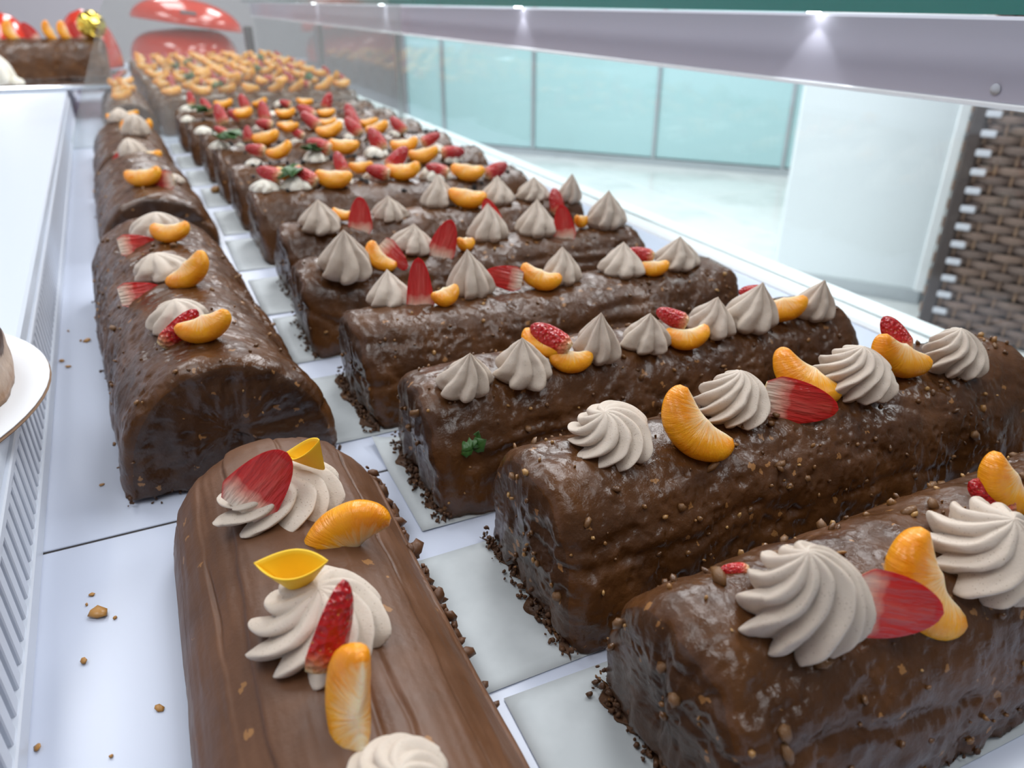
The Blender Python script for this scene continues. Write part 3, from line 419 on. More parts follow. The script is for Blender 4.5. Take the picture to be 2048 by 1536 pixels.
# vectorised value noise
def _h(i, j, k, s):
    n = (i * 374761393 + j * 668265263 + k * 2147483647 + s * 1274126177) & 0xFFFFFFFF
    n = ((n ^ (n >> 13)) * 1274126177) & 0xFFFFFFFF
    n = (n ^ (n >> 16)) & 0xFFFFFFFF
    return n.astype(np.float64) / 0xFFFFFFFF
def vnoise(P, s=0):
    P = np.asarray(P); I = np.floor(P).astype(np.int64); f = P - I; f = f*f*(3-2*f)
    out = 0
    for a in (0, 1):
        for b in (0, 1):
            for c in (0, 1):
                w = (f[:,0] if a else 1-f[:,0])*(f[:,1] if b else 1-f[:,1])*(f[:,2] if c else 1-f[:,2])
                out = out + w*_h(I[:,0]+a, I[:,1]+b, I[:,2]+c, s)
    return out*2-1
def fbm(P, o=3, s=0):
    t = 0; a = 1
    for i in range(o): t = t + a*vnoise(P*(2**i), s+i*17); a *= 0.5
    return t
def lumps(P, s=0, dens=0.5):
    """rounded bumps at jittered cell points: 1 at a bump's centre, 0 away from it"""
    I = np.floor(P).astype(np.int64); best = np.zeros(len(P))
    for a in (-1, 0, 1):
        for b in (-1, 0, 1):
            for c in (-1, 0, 1):
                J = I + np.array((a, b, c))
                q = np.stack([J[:,k] + 0.2 + 0.6*_h(J[:,0], J[:,1], J[:,2], s+k+1) for k in range(3)], 1)
                r = 0.28 + 0.22*_h(J[:,0], J[:,1], J[:,2], s+9)
                on = _h(J[:,0], J[:,1], J[:,2], s+11) < dens
                d = np.sqrt(((P-q)**2).sum(1))/r
                best = np.maximum(best, np.where(on & (d < 1), np.sqrt(np.clip(1-d*d, 0, 1)), 0))
    return best

# ------------------------------------------------------------------ materials
def nt(name):
    mt = bpy.data.materials.new(name); mt.use_nodes = True
    t = mt.node_tree; b = t.nodes['Principled BSDF']
    return mt, t, b
def N(t, typ, **k):
    n = t.nodes.new(typ)
    for a, v in k.items(): setattr(n, a, v)
    return n
def plain(name, c, rough=0.5, metal=0.0, spec=0.5, coat=0.0, emit=None, es=0.0):
    mt, t, b = nt(name)
    b.inputs['Base Color'].default_value = (*c, 1); b.inputs['Roughness'].default_value = rough
    b.inputs['Metallic'].default_value = metal; b.inputs['Specular IOR Level'].default_value = spec
    b.inputs['Coat Weight'].default_value = coat
    if emit:
        b.inputs['Emission Color'].default_value = (*emit, 1); b.inputs['Emission Strength'].default_value = es
    return mt
def ramp(t, stops, interp='LINEAR'):
    r = N(t, 'ShaderNodeValToRGB'); r.color_ramp.interpolation = interp
    e = r.color_ramp.elements
    e.remove(e[1]); e[0].position = stops[0][0]; e[0].color = (*stops[0][1], 1)
    for p, c in stops[1:]: e.new(p).color = (*c, 1)
    return r
def noise_node(t, vec, scale, detail=3, rough=0.5):
    n = N(t, 'ShaderNodeTexNoise'); n.inputs['Scale'].default_value = scale; n.inputs['Detail'].default_value = detail
    n.inputs['Roughness'].default_value = rough; t.links.new(vec, n.inputs['Vector']); return n
def objvec(t, scale=None):
    c = N(t, 'ShaderNodeTexCoord'); v = c.outputs['Object']
    if scale:
        mp = N(t, 'ShaderNodeMapping'); mp.inputs['Scale'].default_value = scale; t.links.new(v, mp.inputs['Vector']); v = mp.outputs['Vector']
    return v
def bump(t, b, h, strength, dist):
    n = N(t, 'ShaderNodeBump'); n.inputs['Strength'].default_value = strength; n.inputs['Distance'].default_value = dist
    t.links.new(h, n.inputs['Height']); t.links.new(n.outputs[0], b.inputs['Normal']); return n

def chocolate(name, dark, light, rough=(0.17, 0.42), bumpd=0.0009, fleck=0.5, scale=1.0, coat=0.25):
    mt, t, b = nt(name); v = objvec(t)
    n1 = noise_node(t, v, 28*scale, 5, 0.6)
    cr = ramp(t, [(0.32, dark), (0.68, light)]); t.links.new(n1.outputs[0], cr.inputs[0])
    vo = N(t, 'ShaderNodeTexVoronoi'); vo.inputs['Scale'].default_value = 210*scale; vo.inputs['Randomness'].default_value = 1
    nw = noise_node(t, v, 330*scale, 2); va_ = N(t, 'ShaderNodeVectorMath', operation='MULTIPLY_ADD')
    t.links.new(nw.outputs['Color'], va_.inputs[0]); va_.inputs[1].default_value = (0.006,)*3; t.links.new(v, va_.inputs[2])
    t.links.new(va_.outputs[0], vo.inputs['Vector'])
    sep = N(t, 'ShaderNodeSeparateColor'); t.links.new(vo.outputs['Color'], sep.inputs[0])
    # flecks of chopped nut: only some cells, only their cores
    a = N(t, 'ShaderNodeMath', operation='LESS_THAN'); t.links.new(vo.outputs['Distance'], a.inputs[0]); a.inputs[1].default_value = 0.34
    c = N(t, 'ShaderNodeMath', operation='LESS_THAN'); t.links.new(sep.outputs[0], c.inputs[0]); c.inputs[1].default_value = 0.10*fleck
    mu = N(t, 'ShaderNodeMath', operation='MULTIPLY'); t.links.new(a.outputs[0], mu.inputs[0]); t.links.new(c.outputs[0], mu.inputs[1])
    mx = N(t, 'ShaderNodeMix', data_type='RGBA'); t.links.new(mu.outputs[0], mx.inputs[0]); t.links.new(cr.outputs[0], mx.inputs[6])
    mx.inputs[7].default_value = (0.30, 0.14, 0.045, 1)
    t.links.new(mx.outputs[2], b.inputs['Base Color'])
    n2 = noise_node(t, v, 60*scale, 3)
    rr = N(t, 'ShaderNodeMapRange'); t.links.new(n2.outputs[0], rr.inputs[0]); rr.inputs[1].default_value = 0.3; rr.inputs[2].default_value = 0.7
    rr.inputs[3].default_value = rough[0]; rr.inputs[4].default_value = rough[1]; t.links.new(rr.outputs[0], b.inputs['Roughness'])
    n3 = noise_node(t, v, 150*scale, 5, 0.62)
    ad = N(t, 'ShaderNodeMath', operation='SUBTRACT'); t.links.new(n3.outputs[0], ad.inputs[0])
    m2 = N(t, 'ShaderNodeMath', operation='MULTIPLY'); t.links.new(vo.outputs['Distance'], m2.inputs[0]); m2.inputs[1].default_value = 0.35; t.links.new(m2.outputs[0], ad.inputs[1])
    bump(t, b, ad.outputs[0], 0.7, bumpd)
    b.inputs['Coat Weight'].default_value = coat; b.inputs['Coat Roughness'].default_value = 0.12
    b.inputs['Specular IOR Level'].default_value = 0.42
    return mt

MAT = {}
MAT['glaze'] = chocolate('glossy_nut_glaze', (0.052, 0.0185, 0.0050), (0.120, 0.046, 0.0132), coat=0.10)
MAT['glaze_far'] = chocolate('glossy_dark_glaze', (0.056, 0.0215, 0.0066), (0.124, 0.050, 0.0165), coat=0.10, bumpd=0.0010)
MAT['spread'] = chocolate('spread_chocolate', (0.098, 0.040, 0.016), (0.150, 0.064, 0.028), rough=(0.38, 0.55), bumpd=0.0004, fleck=0.25, coat=0.0)
MAT['dark'] = chocolate('dark_sponge_crumb', (0.050, 0.020, 0.008), (0.12, 0.052, 0.020), rough=(0.4, 0.7), bumpd=0.0012, fleck=1.2, coat=0)
MAT['endface'] = chocolate('cut_end_glaze', (0.034, 0.0125, 0.0046), (0.080, 0.033, 0.012), rough=(0.2, 0.5), bumpd=0.0011, fleck=0.8, coat=0.25)

def nutmat():
    mt, t, b = nt('chopped_hazelnut'); v = objvec(t)
    oi = N(t, 'ShaderNodeNewGeometry')
    cr = ramp(t, [(0.0, (0.10, 0.042, 0.014)), (0.5, (0.15, 0.066, 0.02)), (0.78, (0.28, 0.13, 0.036)), (1.0, (0.50, 0.29, 0.10))])
    t.links.new(oi.outputs['Random Per Island'], cr.inputs[0]); t.links.new(cr.outputs[0], b.inputs['Base Color'])
    b.inputs['Roughness'].default_value = 0.28; b.inputs['Coat Weight'].default_value = 0.3
    bump(t, b, noise_node(t, v, 400, 2).outputs[0], 0.4, 0.0004)
    return mt
MAT['nut'] = nutmat()

def creammat(name, c, speck):
    mt, t, b = nt(name); v = objvec(t)
    vo = N(t, 'ShaderNodeTexVoronoi'); vo.inputs['Scale'].default_value = 34; t.links.new(v, vo.inputs['Vector'])
    sep = N(t, 'ShaderNodeSeparateColor'); t.links.new(vo.outputs['Color'], sep.inputs[0])
    a = N(t, 'ShaderNodeMath', operation='LESS_THAN'); t.links.new(vo.outputs['Distance'], a.inputs[0]); a.inputs[1].default_value = 0.16
    d = N(t, 'ShaderNodeMath', operation='LESS_THAN'); t.links.new(sep.outputs[0], d.inputs[0]); d.inputs[1].default_value = speck
    mu = N(t, 'ShaderNodeMath', operation='MULTIPLY'); t.links.new(a.outputs[0], mu.inputs[0]); t.links.new(d.outputs[0], mu.inputs[1])
    mx = N(t, 'ShaderNodeMix', data_type='RGBA'); t.links.new(mu.outputs[0], mx.inputs[0])
    mx.inputs[6].default_value = (*c, 1); mx.inputs[7].default_value = (c[0]*0.5, c[1]*0.42, c[2]*0.36, 1)
    t.links.new(mx.outputs[2], b.inputs['Base Color'])
    b.inputs['Roughness'].default_value = 0.48; b.inputs['Specular IOR Level'].default_value = 0.35
    b.inputs['Subsurface Weight'].default_value = 0.12; b.inputs['Subsurface Radius'].default_value = (1, 0.6, 0.4); b.inputs['Subsurface Scale'].default_value = 0.003
    bump(t, b, noise_node(t, v, 40, 4, 0.6).outputs[0], 0.12, 0.01)
    return mt
MAT['cream'] = creammat('beige_chocolate_cream', (0.61, 0.52, 0.435), 0.5)
MAT['white_cream'] = creammat('white_whipped_cream', (0.84, 0.80, 0.70), 0.02)

def attr(t, name):
    a = N(t, 'ShaderNodeAttribute'); a.attribute_name = name; return a.outputs['Fac']
def mathn(t, op, a, bb):
    n = N(t, 'ShaderNodeMath', operation=op)
    for i, x in enumerate((a, bb)):
        if isinstance(x, (int, float)): n.inputs[i].default_value = x
        else: t.links.new(x, n.inputs[i])
    return n.outputs[0]
def mixc(t, fac, a, bb):
    n = N(t, 'ShaderNodeMix', data_type='RGBA')
    for i, x in ((0, fac), (6, a), (7, bb)):
        if isinstance(x, tuple): n.inputs[i].default_value = (*x, 1)
        elif isinstance(x, (int, float)): n.inputs[i].default_value = x
        else: t.links.new(x, n.inputs[i])
    return n.outputs[2]

def mandarinmat():
    mt, t, b = nt('mandarin_flesh'); v = objvec(t)
    oi = N(t, 'ShaderNodeObjectInfo')
    n1 = noise_node(t, v, 3.2, 2)
    flesh = ramp(t, [(0.25, (0.86, 0.27, 0.004)), (0.75, (0.96, 0.43, 0.010))]); t.links.new(n1.outputs[0], flesh.inputs[0])
    # pale veins running from the inner edge outwards: stretched noise gated by the inner-edge attribute
    vs_ = attr(t, 'around'); cx = N(t, 'ShaderNodeCombineXYZ')
    t.links.new(mathn(t, 'MULTIPLY', attr(t, 'along'), 16.0), cx.inputs[0]); t.links.new(mathn(t, 'MULTIPLY', attr(t, 'pith'), 1.6), cx.inputs[1])
    t.links.new(mathn(t, 'MULTIPLY', oi.outputs['Random'], 40.0), cx.inputs[2])
    n2 = noise_node(t, cx.outputs[0], 1.0, 4, 0.7)
    p = mathn(t, 'MULTIPLY', attr(t, 'pith'), 0.95)
    p = mathn(t, 'SUBTRACT', mathn(t, 'ADD', p, n2.outputs[0]), 0.92)
    p = mathn(t, 'MULTIPLY', p, 2.2)
    p = N(t, 'ShaderNodeClamp'); 
    pp = mathn(t, 'MULTIPLY', mathn(t, 'SUBTRACT', mathn(t, 'ADD', mathn(t, 'MULTIPLY', attr(t, 'pith'), 0.95), n2.outputs[0]), 0.98), 3.0)
    t.links.new(pp, p.inputs[0])
    edge = N(t, 'ShaderNodeMapRange'); t.links.new(mathn(t, 'ADD', attr(t, 'pith'), mathn(t, 'MULTIPLY', mathn(t, 'SUBTRACT', n2.outputs[0], 0.5), 0.35)), edge.inputs[0]); edge.inputs[1].default_value = 0.82; edge.inputs[2].default_value = 1.02
    pm_ = mathn(t, 'MAXIMUM', mathn(t, 'MULTIPLY', p.outputs[0], 0.85), edge.outputs[0])
    base = mixc(t, mathn(t, 'MULTIPLY', edge.outputs[0], 0.75), mixc(t, mathn(t, 'MULTIPLY', pm_, 0.8), flesh.outputs[0], (0.95, 0.70, 0.36)), (0.92, 0.80, 0.62))
    t.links.new(base, b.inputs['Base Color'])
    b.inputs['Roughness'].default_value = 0.24
    b.inputs['Subsurface Weight'].default_value = 0.35; b.inputs['Subsurface Radius'].default_value = (1, 0.4, 0.06); b.inputs['Subsurface Scale'].default_value = 0.006
    bump(t, b, n2.outputs[0], 0.25, 0.02)
    return mt
MAT['mandarin'] = mandarinmat()

def strawmat():
    mt, t, b = nt('strawberry_flesh'); v = objvec(t)
    cut = attr(t, 'cut'); rim = attr(t, 'rim'); ht = attr(t, 'height')
    n1 = noise_node(t, v, 6, 3)
    h2 = mathn(t, 'ADD', ht, mathn(t, 'MULTIPLY', mathn(t, 'SUBTRACT', n1.outputs[0], 0.5), 0.22))
    skin = ramp(t, [(0.02, (0.80, 0.62, 0.34)), (0.13, (0.74, 0.25, 0.12)), (0.28, (0.55, 0.018, 0.014)), (1.0, (0.40, 0.006, 0.010))]); t.links.new(h2, skin.inputs[0])
    vo = N(t, 'ShaderNodeTexVoronoi'); vo.inputs['Scale'].default_value = 12; t.links.new(v, vo.inputs['Vector'])
    seed = mathn(t, 'LESS_THAN', vo.outputs['Distance'], 0.16)
    sk = mixc(t, seed, skin.outputs[0], (0.60, 0.22, 0.05))
    face = ramp(t, [(0.04, (0.80, 0.68, 0.56)), (0.22, (0.80, 0.40, 0.30)), (0.36, (0.58, 0.020, 0.016)), (1.0, (0.46, 0.008, 0.009))]); t.links.new(h2, face.inputs[0])
    # streaks from the core to the rim
    mp = N(t, 'ShaderNodeMapping'); mp.inputs['Scale'].default_value = (9, 9, 1.4); t.links.new(v, mp.inputs['Vector'])
    n2 = noise_node(t, mp.outputs[0], 1.6, 3)
    st = mathn(t, 'MULTIPLY', mathn(t, 'SUBTRACT', 1.0, rim), mathn(t, 'MULTIPLY', mathn(t, 'POWER', n2.outputs[0], 2.0), 0.4))
    fc = mixc(t, st, face.outputs[0], (0.88, 0.42, 0.32))
    r5 = mathn(t, 'POWER', rim, 7.0)
    fc = mixc(t, r5, fc, (0.52, 0.012, 0.012))
    t.links.new(mixc(t, cut, sk, fc), b.inputs['Base Color'])
    b.inputs['Roughness'].default_value = 0.13; b.inputs['Specular IOR Level'].default_value = 0.4; b.inputs['Coat Weight'].default_value = 0.25; b.inputs['Coat Roughness'].default_value = 0.05
    b.inputs['Subsurface Weight'].default_value = 0.15; b.inputs['Subsurface Radius'].default_value = (1, 0.2, 0.15); b.inputs['Subsurface Scale'].default_value = 0.003
    hh = mathn(t, 'ADD', mathn(t, 'MULTIPLY', mathn(t, 'MULTIPLY', vo.outputs['Distance'], 0.9), mathn(t, 'SUBTRACT', 1.0, cut)), mathn(t, 'MULTIPLY', n2.outputs[0], 0.3))
    bump(t, b, hh, 0.35, 0.03)
    return mt
MAT['strawberry'] = strawmat()
MAT['leaf'] = plain('green_leaf', (0.035, 0.11, 0.018), 0.4)
MAT['yellow'] = plain('yellow_fondant', (0.90, 0.56, 0.015), 0.55)
MAT['white_panel'] = plain('white_case_panel', (0.55, 0.595, 0.715), 0.26)
MAT['white_ledge'] = plain('white_ledge_panel', (0.66, 0.72, 0.81), 0.28)
MAT['grille'] = plain('white_grille_plastic', (0.60, 0.64, 0.72), 0.4)
MAT['slot'] = plain('grey_slot_backing', (0.30, 0.32, 0.36), 0.6)
MAT['rail'] = plain('white_enamel_rail', (0.93, 0.955, 0.96), 0.25)
MAT['valance'] = plain('grey_lilac_valance', (0.52, 0.50, 0.58), 0.42)
MAT['seam'] = plain('dark_seam_sealant', (0.03, 0.025, 0.025), 0.8)
MAT['alu'] = plain('brushed_aluminium', (0.55, 0.58, 0.60), 0.35, 0.9)
MAT['silver'] = plain('silver_tray_foil', (0.80, 0.82, 0.86), 0.16, 1.0)
MAT['led'] = plain('led_lens', (0.9, 0.95, 1.0), 0.4, emit=(0.9, 0.96, 1.0), es=12)
MAT['gold'] = plain('gold_foil', (0.95, 0.70, 0.12), 0.18, 1.0)
MAT['red'] = plain('red_enamel', (0.62, 0.040, 0.018), 0.16, coat=0.6)
MAT['teal'] = plain('teal_cabinet_glass', (0.44, 0.665, 0.68), 0.10, coat=0.3)
MAT['white_wall'] = plain('white_painted_panel', (0.80, 0.86, 0.88), 0.35)
MAT['wall'] = plain('lilac_grey_plaster', (0.66, 0.63, 0.68), 0.8)
MAT['board'] = plain('white_cake_board', (0.84, 0.85, 0.88), 0.4)
MAT['kraft'] = plain('brown_board_edge', (0.25, 0.15, 0.09), 0.8)
MAT['oreo'] = plain('black_cookie_crumb', (0.012, 0.010, 0.010), 0.6)
MAT['greyshade'] = plain('dark_grey_plastic', (0.10, 0.10, 0.11), 0.5)

def papermat():
    mt, t, b = nt('white_baking_paper'); v = objvec(t)
    n = noise_node(t, v, 22, 4, 0.6)
    cr = ramp(t, [(0.36, (0.46, 0.495, 0.515)), (0.6, (0.54, 0.575, 0.595))]); t.links.new(n.outputs[0], cr.inputs[0])
    t.links.new(cr.outputs[0], b.inputs['Base Color']); b.inputs['Roughness'].default_value = 0.55
    return mt
MAT['paper'] = papermat()

def marblemat():
    mt, t, b = nt('pale_marble_tile'); v = objvec(t)
    n = noise_node(t, v, 1.6, 6, 0.65)
    cr = ramp(t, [(0.36, (0.66, 0.69, 0.67)), (0.5, (0.82, 0.84, 0.82)), (0.7, (0.86, 0.88, 0.86))]); t.links.new(n.outputs[0], cr.inputs[0])
    t.links.new(cr.outputs[0], b.inputs['Base Color']); b.inputs['Roughness'].default_value = 0.15
    return mt
MAT['marble'] = marblemat()

def wickermat(name, a, c):
    mt, t, b = nt(name); g = N(t, 'ShaderNodeNewGeometry')
    cr = ramp(t, [(0, a), (1, c)]); t.links.new(g.outputs['Random Per Island'], cr.inputs[0])
    t.links.new(cr.outputs[0], b.inputs['Base Color']); b.inputs['Roughness'].default_value = 0.55
    return mt
MAT['wicker'] = wickermat('brown_wicker', (0.12, 0.085, 0.075), (0.20, 0.13, 0.10))
MAT['wicker_light'] = wickermat('orange_wicker_stake', (0.20, 0.12, 0.08), (0.30, 0.18, 0.11))

def glassmat(name, tint, haze=0.0, hazec=(0.8, 0.8, 0.8)):
    mt = bpy.data.materials.new(name); mt.use_nodes = True; t = mt.node_tree; t.nodes.clear()
    out = N(t, 'ShaderNodeOutputMaterial'); tr = N(t, 'ShaderNodeBsdfTransparent'); tr.inputs[0].default_value = (*tint, 1)
    gl = N(t, 'ShaderNodeBsdfGlossy'); gl.inputs['Roughness'].default_value = 0.02
    lw = N(t, 'ShaderNodeLayerWeight'); lw.inputs[0].default_value = 0.5
    f5 = mathn(t, 'POWER', lw.outputs['Facing'], 5.0)
    fr = N(t, 'ShaderNodeMapRange'); t.links.new(f5, fr.inputs[0]); fr.inputs[3].default_value = 0.035; fr.inputs[4].default_value = 0.6
    src = tr.outputs[0]
    if haze:
        df = N(t, 'ShaderNodeBsdfDiffuse'); df.inputs[0].default_value = (*hazec, 1)
        mh = N(t, 'ShaderNodeMixShader'); mh.inputs[0].default_value = haze
        t.links.new(tr.outputs[0], mh.inputs[1]); t.links.new(df.outputs[0], mh.inputs[2]); src = mh.outputs[0]
    mx = N(t, 'ShaderNodeMixShader'); t.links.new(fr.outputs[0], mx.inputs[0]); t.links.new(src, mx.inputs[1]); t.links.new(gl.outputs[0], mx.inputs[2])
    t.links.new(mx.outputs[0], out.inputs[0])
    return mt
MAT['glass'] = glassmat('clear_glass', (0.965, 0.99, 0.99))
MAT['glass_edge'] = plain('green_glass_edge', (0.01, 0.20, 0.165), 0.15, coat=0.5)
MAT['hazy'] = glassmat('reflection_haze_glass', (0.94, 0.97, 0.96), 0.13, (0.75, 0.70, 0.66))  # diffuse mix stands in for the hazy reflection on the divider pane

# ------------------------------------------------------------------ the shop: floor, walls, cabinets behind
ZF = -0.85
fl = obj('floor', boxme('floor', plain('grey_grout', (0.45, 0.46, 0.46), 0.7), -3, 7, -2.5, 8.5, ZF-0.1, ZF-0.004))
tag(fl, 'pale marble tiled shop floor beyond the case', None, None, 'structure')
tme = boxme('tile', MAT['marble'], -0.398, 0.398, -0.398, 0.398, -0.02, 0.0, b=0.003)
for i in range(7):
    for j in range(10):
        obj('tile', tme, fl, (0.9 + 0.8*i, 0.2 + 0.8*j, ZF))
wb = obj('wall_back', boxme('wall_back', MAT['wall'], -3, 7, 8.3, 8.5, ZF, 2.2)); tag(wb, 'lilac grey plaster wall at the back', None, None, 'structure')
wr = obj('wall_right', boxme('wall_right', MAT['white_wall'], 6.8, 7.0, -2.5, 8.3, ZF, 2.2)); tag(wr, 'white painted side wall of the shop', None, None, 'structure')
wl = obj('wall_left', boxme('wall_left', MAT['wall'], -1.9, -1.75, -2.5, 8.3, ZF, 2.2)); tag(wl, 'lilac grey plaster wall behind the ledge', None, None, 'structure')

# teal glass fronted cabinets: doors in a line running diagonally to the case
def wall_frame(p0, p1):
    d = Vector((p1[0]-p0[0], p1[1]-p0[1], 0)); return d.length, math.atan2(d.y, d.x)
fr_l, fr_a = wall_frame((2.00, 6.41), (4.63, 3.33))
cab = empty('glass_cabinet', (2.00, 6.41, ZF), fr_a)
tag(cab, 'row of pale teal glass cabinet doors across the shop', 'cabinet')
obj('carcass', boxme('carcass', MAT['white_wall'], 0, fr_l, 0.06, 0.55, 0.0, 2.0, b=0.01), cab)
obj('plinth', boxme('plinth', MAT['alu'], 0, fr_l, 0.02, 0.5, -0.0, 0.05), cab)
xs = [0.0, 0.35, 1.15, 2.13, 3.06, fr_l]
for i in range(len(xs)-1):
    obj('door', boxme('door', MAT['teal'], xs[i]+0.012, xs[i+1]-0.012, 0.02, 0.06, 0.06, 1.98, b=0.004), cab)
for i, x in enumerate(xs):
    obj('frame_post', boxme('frame_post', MAT['alu'], x-0.012, x+0.012, 0.0, 0.06, 0.05, 2.0, b=0.003), cab)

# white panel / fridge side
pl_l, pl_a = wall_frame((2.365, 2.38), (2.71, 1.90))
pan = empty('white_cabinet', (2.365, 2.38, ZF), pl_a)
tag(pan, 'tall plain white cabinet standing between teal doors and wicker chest', 'cabinet')
obj('body', boxme('body', MAT['white_wall'], 0, pl_l, 0.0, 0.6, 0.06, 2.0, b=0.012), pan)
obj('plinth', boxme('plinth', MAT['alu'], 0.01, pl_l-0.01, 0.02, 0.58, 0.0, 0.06), pan)
obj('corner_trim', boxme('corner_trim', MAT['rail'], pl_l-0.035, pl_l+0.004, -0.006, 0.03, 0.06, 2.0, b=0.004), pan)

# wicker chest
wk = empty('wicker_chest', (2.478, 1.722, ZF), math.atan2(-0.86, 0.5))
tag(wk, 'brown woven wicker chest with white lacing down its corner', 'chest')
WW, WH = 1.1, 1.7
obj('core', boxme('core', plain('dark_wicker_core', (0.035, 0.025, 0.022), 0.8), 0, WW, 0.02, 0.22, 0.02, WH), wk)
rnd = random.Random(3)
wv, ws = MB(), MB()
rows = int(WH/0.032)
for r_ in range(rows):
    z = 0.03 + r_*0.032
    off = 0.055 if r_ % 2 else 0.0
    x = 0.05 + off - 0.055
    while x < WW - 0.02:
        x0 = max(x, 0.045) ; x1 = min(x + 0.104, WW)
        if x1 - x0 > 0.02:
            zc = z + rnd.uniform(-0.002, 0.002)
            yy = rnd.uniform(-0.003, 0.003)
            n = 5; vv = []; ff = []
            for k in range(n):
                u = k/(n-1); xx = x0 + (x1-x0)*u; by = 0.016 - 0.022*math.sin(math.pi*u) + yy
                vv += [(xx, by, zc-0.013), (xx, by-0.006, zc), (xx, by, zc+0.013)]
            for k in range(n-1):
                for q in range(2): ff.append((k*3+q, k*3+3+q, k*3+4+q, k*3+1+q))
            wv.add(vv, ff)
        ws.box(x-0.006, x+0.002, 0.002, 0.02, z-0.017, z+0.017)
        x += 0.11
tag(obj('weave', wv.me('weave', MAT['wicker'], True), wk), None, None, None, 'stuff')
tag(obj('stake', ws.me('stake', MAT['wicker_light']), wk), None, None, None, 'stuff')
obj('corner_post', boxme('corner_post', plain('dark_wicker_post', (0.05, 0.036, 0.033), 0.6), -0.005, 0.045, -0.01, 0.05, 0.0, WH, b=0.01), wk)
lme = boxme('lacing', plain('white_lacing', (0.58, 0.59, 0.64), 0.5), 0.0, 0.045, -0.018, -0.010, -0.011, 0.011, b=0.003)
for k in range(26):
    obj('lacing_loop', lme, wk, (0.035, 0, 0.10 + k*0.062))

# ------------------------------------------------------------------ the display case
case = empty('display_case', (0, 0, 0))
tag(case, 'white refrigerated display case with glass divider holding the roulades', 'display case')
SEAM = 0.387
XL, XR = -0.16, 0.545
obj('deck_panel', boxme('deck_panel', MAT['white_panel'], XL, XR, -0.6, SEAM-0.0011, -0.012, 0.0, b=0.0004), case)
obj('deck_panel', boxme('deck_panel', MAT['white_panel'], XL, XR, SEAM+0.0011, 1.738, -0.012, 0.0, b=0.0004), case)
obj('deck_panel', boxme('deck_panel', MAT['white_panel'], XL-0.05, XR, 1.752, 4.2, -0.012, 0.0, b=0.0012), case)
obj('deck_seam', boxme('deck_seam', MAT['seam'], XL, XR, SEAM-0.0011, SEAM+0.0011, -0.014, -0.0006), case)
obj('base_cabinet', boxme('base_cabinet', MAT['grille'], -0.75, 0.575, -0.6, 4.2, ZF, -0.014), case)
# front rail that carries the glass
obj('front_rail', boxme('front_rail', MAT['rail'], 0.545, 0.600, -0.6, 4.2, -0.013, 0.004, b=0.003), case)
# front glass in three panes with thin joints
for a, bq in ((-0.6, 1.872), (1.876, 2.72), (2.724, 4.2)):
    obj('glass_pane', boxme('glass_pane', MAT['glass'], 0.566, 0.572, a, bq, 0.004, 0.193), case)
for y in (1.874, 2.722):
    obj('pane_joint', boxme('pane_joint', MAT['alu'], 0.564, 0.574, y-0.006, y+0.006, 0.004, 0.193), case)
# valance, shelf above it, downlights
va = obj('valance', boxme('valance', MAT['valance'], 0.556, 0.580, -0.6, 4.2, 0.193, 0.2495, b=0.002), case)
b_ = MB()
for k in range(12):
    a0 = 2*math.pi*k/12; b_.v.append((-0.0015, 0.004*math.cos(a0), 0.004*math.sin(a0)))
b_.v.append((-0.0025, 0, 0)); b_.f = [(k, (k+1) % 12, 12) for k in range(12)]
obj('screw', b_.me('screw', MAT['alu'], True), va, (0.5565, 0.375, 0.203))
obj('valance_lip', boxme('valance_lip', MAT['rail'], 0.5535, 0.560, -0.6, 4.2, 0.1905, 0.1945, b=0.001), case)
sh_ = obj('glass_shelf', boxme('glass_shelf', MAT['glass'], 0.5215, 0.85, -0.6, 4.2, 0.2515, 0.263), case)
obj('shelf_edge', boxme('shelf_edge', MAT['glass_edge'], 0.5200, 0.5215, -0.6, 4.2, 0.2515, 0.263), sh_)
for y in (-0.05, 0.552, 1.156, 1.9, 2.66):
    lens = MB(); n = 20
    ring = [(0.006*math.cos(2*math.pi*k/n), 0.006*math.sin(2*math.pi*k/n)) for k in range(n)]
    lens.add([(x, q, 0) for x, q in ring] + [(x, q, -0.0015) for x, q in ring], [tuple(range(n-1, -1, -1))[::-1], tuple(range(n, 2*n))[::-1]] + [(k, (k+1) % n, n+(k+1) % n, n+k) for k in range(n)])
    d = obj('downlight', lens.me('downlight', MAT['led']), case, (0.547, y, 0.2512))
    sp = bpy.data.lights.new('downlight_lamp', 'SPOT'); sp.energy = 1.5; sp.spot_size = R(92); sp.spot_blend = 0.5; sp.shadow_soft_size = 0.002; sp.color = (0.90, 0.95, 1.0)
    sp.use_nodes = True; lt = sp.node_tree; fo = lt.nodes.new('ShaderNodeLightFalloff'); fo.inputs[0].default_value = 1.0
    lt.links.new(fo.outputs['Linear'], lt.nodes['Emission'].inputs['Strength'])
    so = bpy.data.objects.new('downlight_lamp', sp); link(so, d); so.location = (0, 0, -0.004); so.rotation_euler = (0, 0, 0)

# glass divider between the two sections, its outer edge leaning inwards
dv = MB()
q = [(-0.148, 0.0), (0.543, 0.0), (0.543, 0.262), (-0.030, 0.262)]
dv.add([(x, 1.742, z) for x, z in q] + [(x, 1.748, z) for x, z in q], [(0,1,2,3), (7,6,5,4), (0,4,5,1), (1,5,6,2), (2,6,7,3), (3,7,4,0)])
obj('glass_divider', dv.me('glass_divider', MAT['hazy']), case)

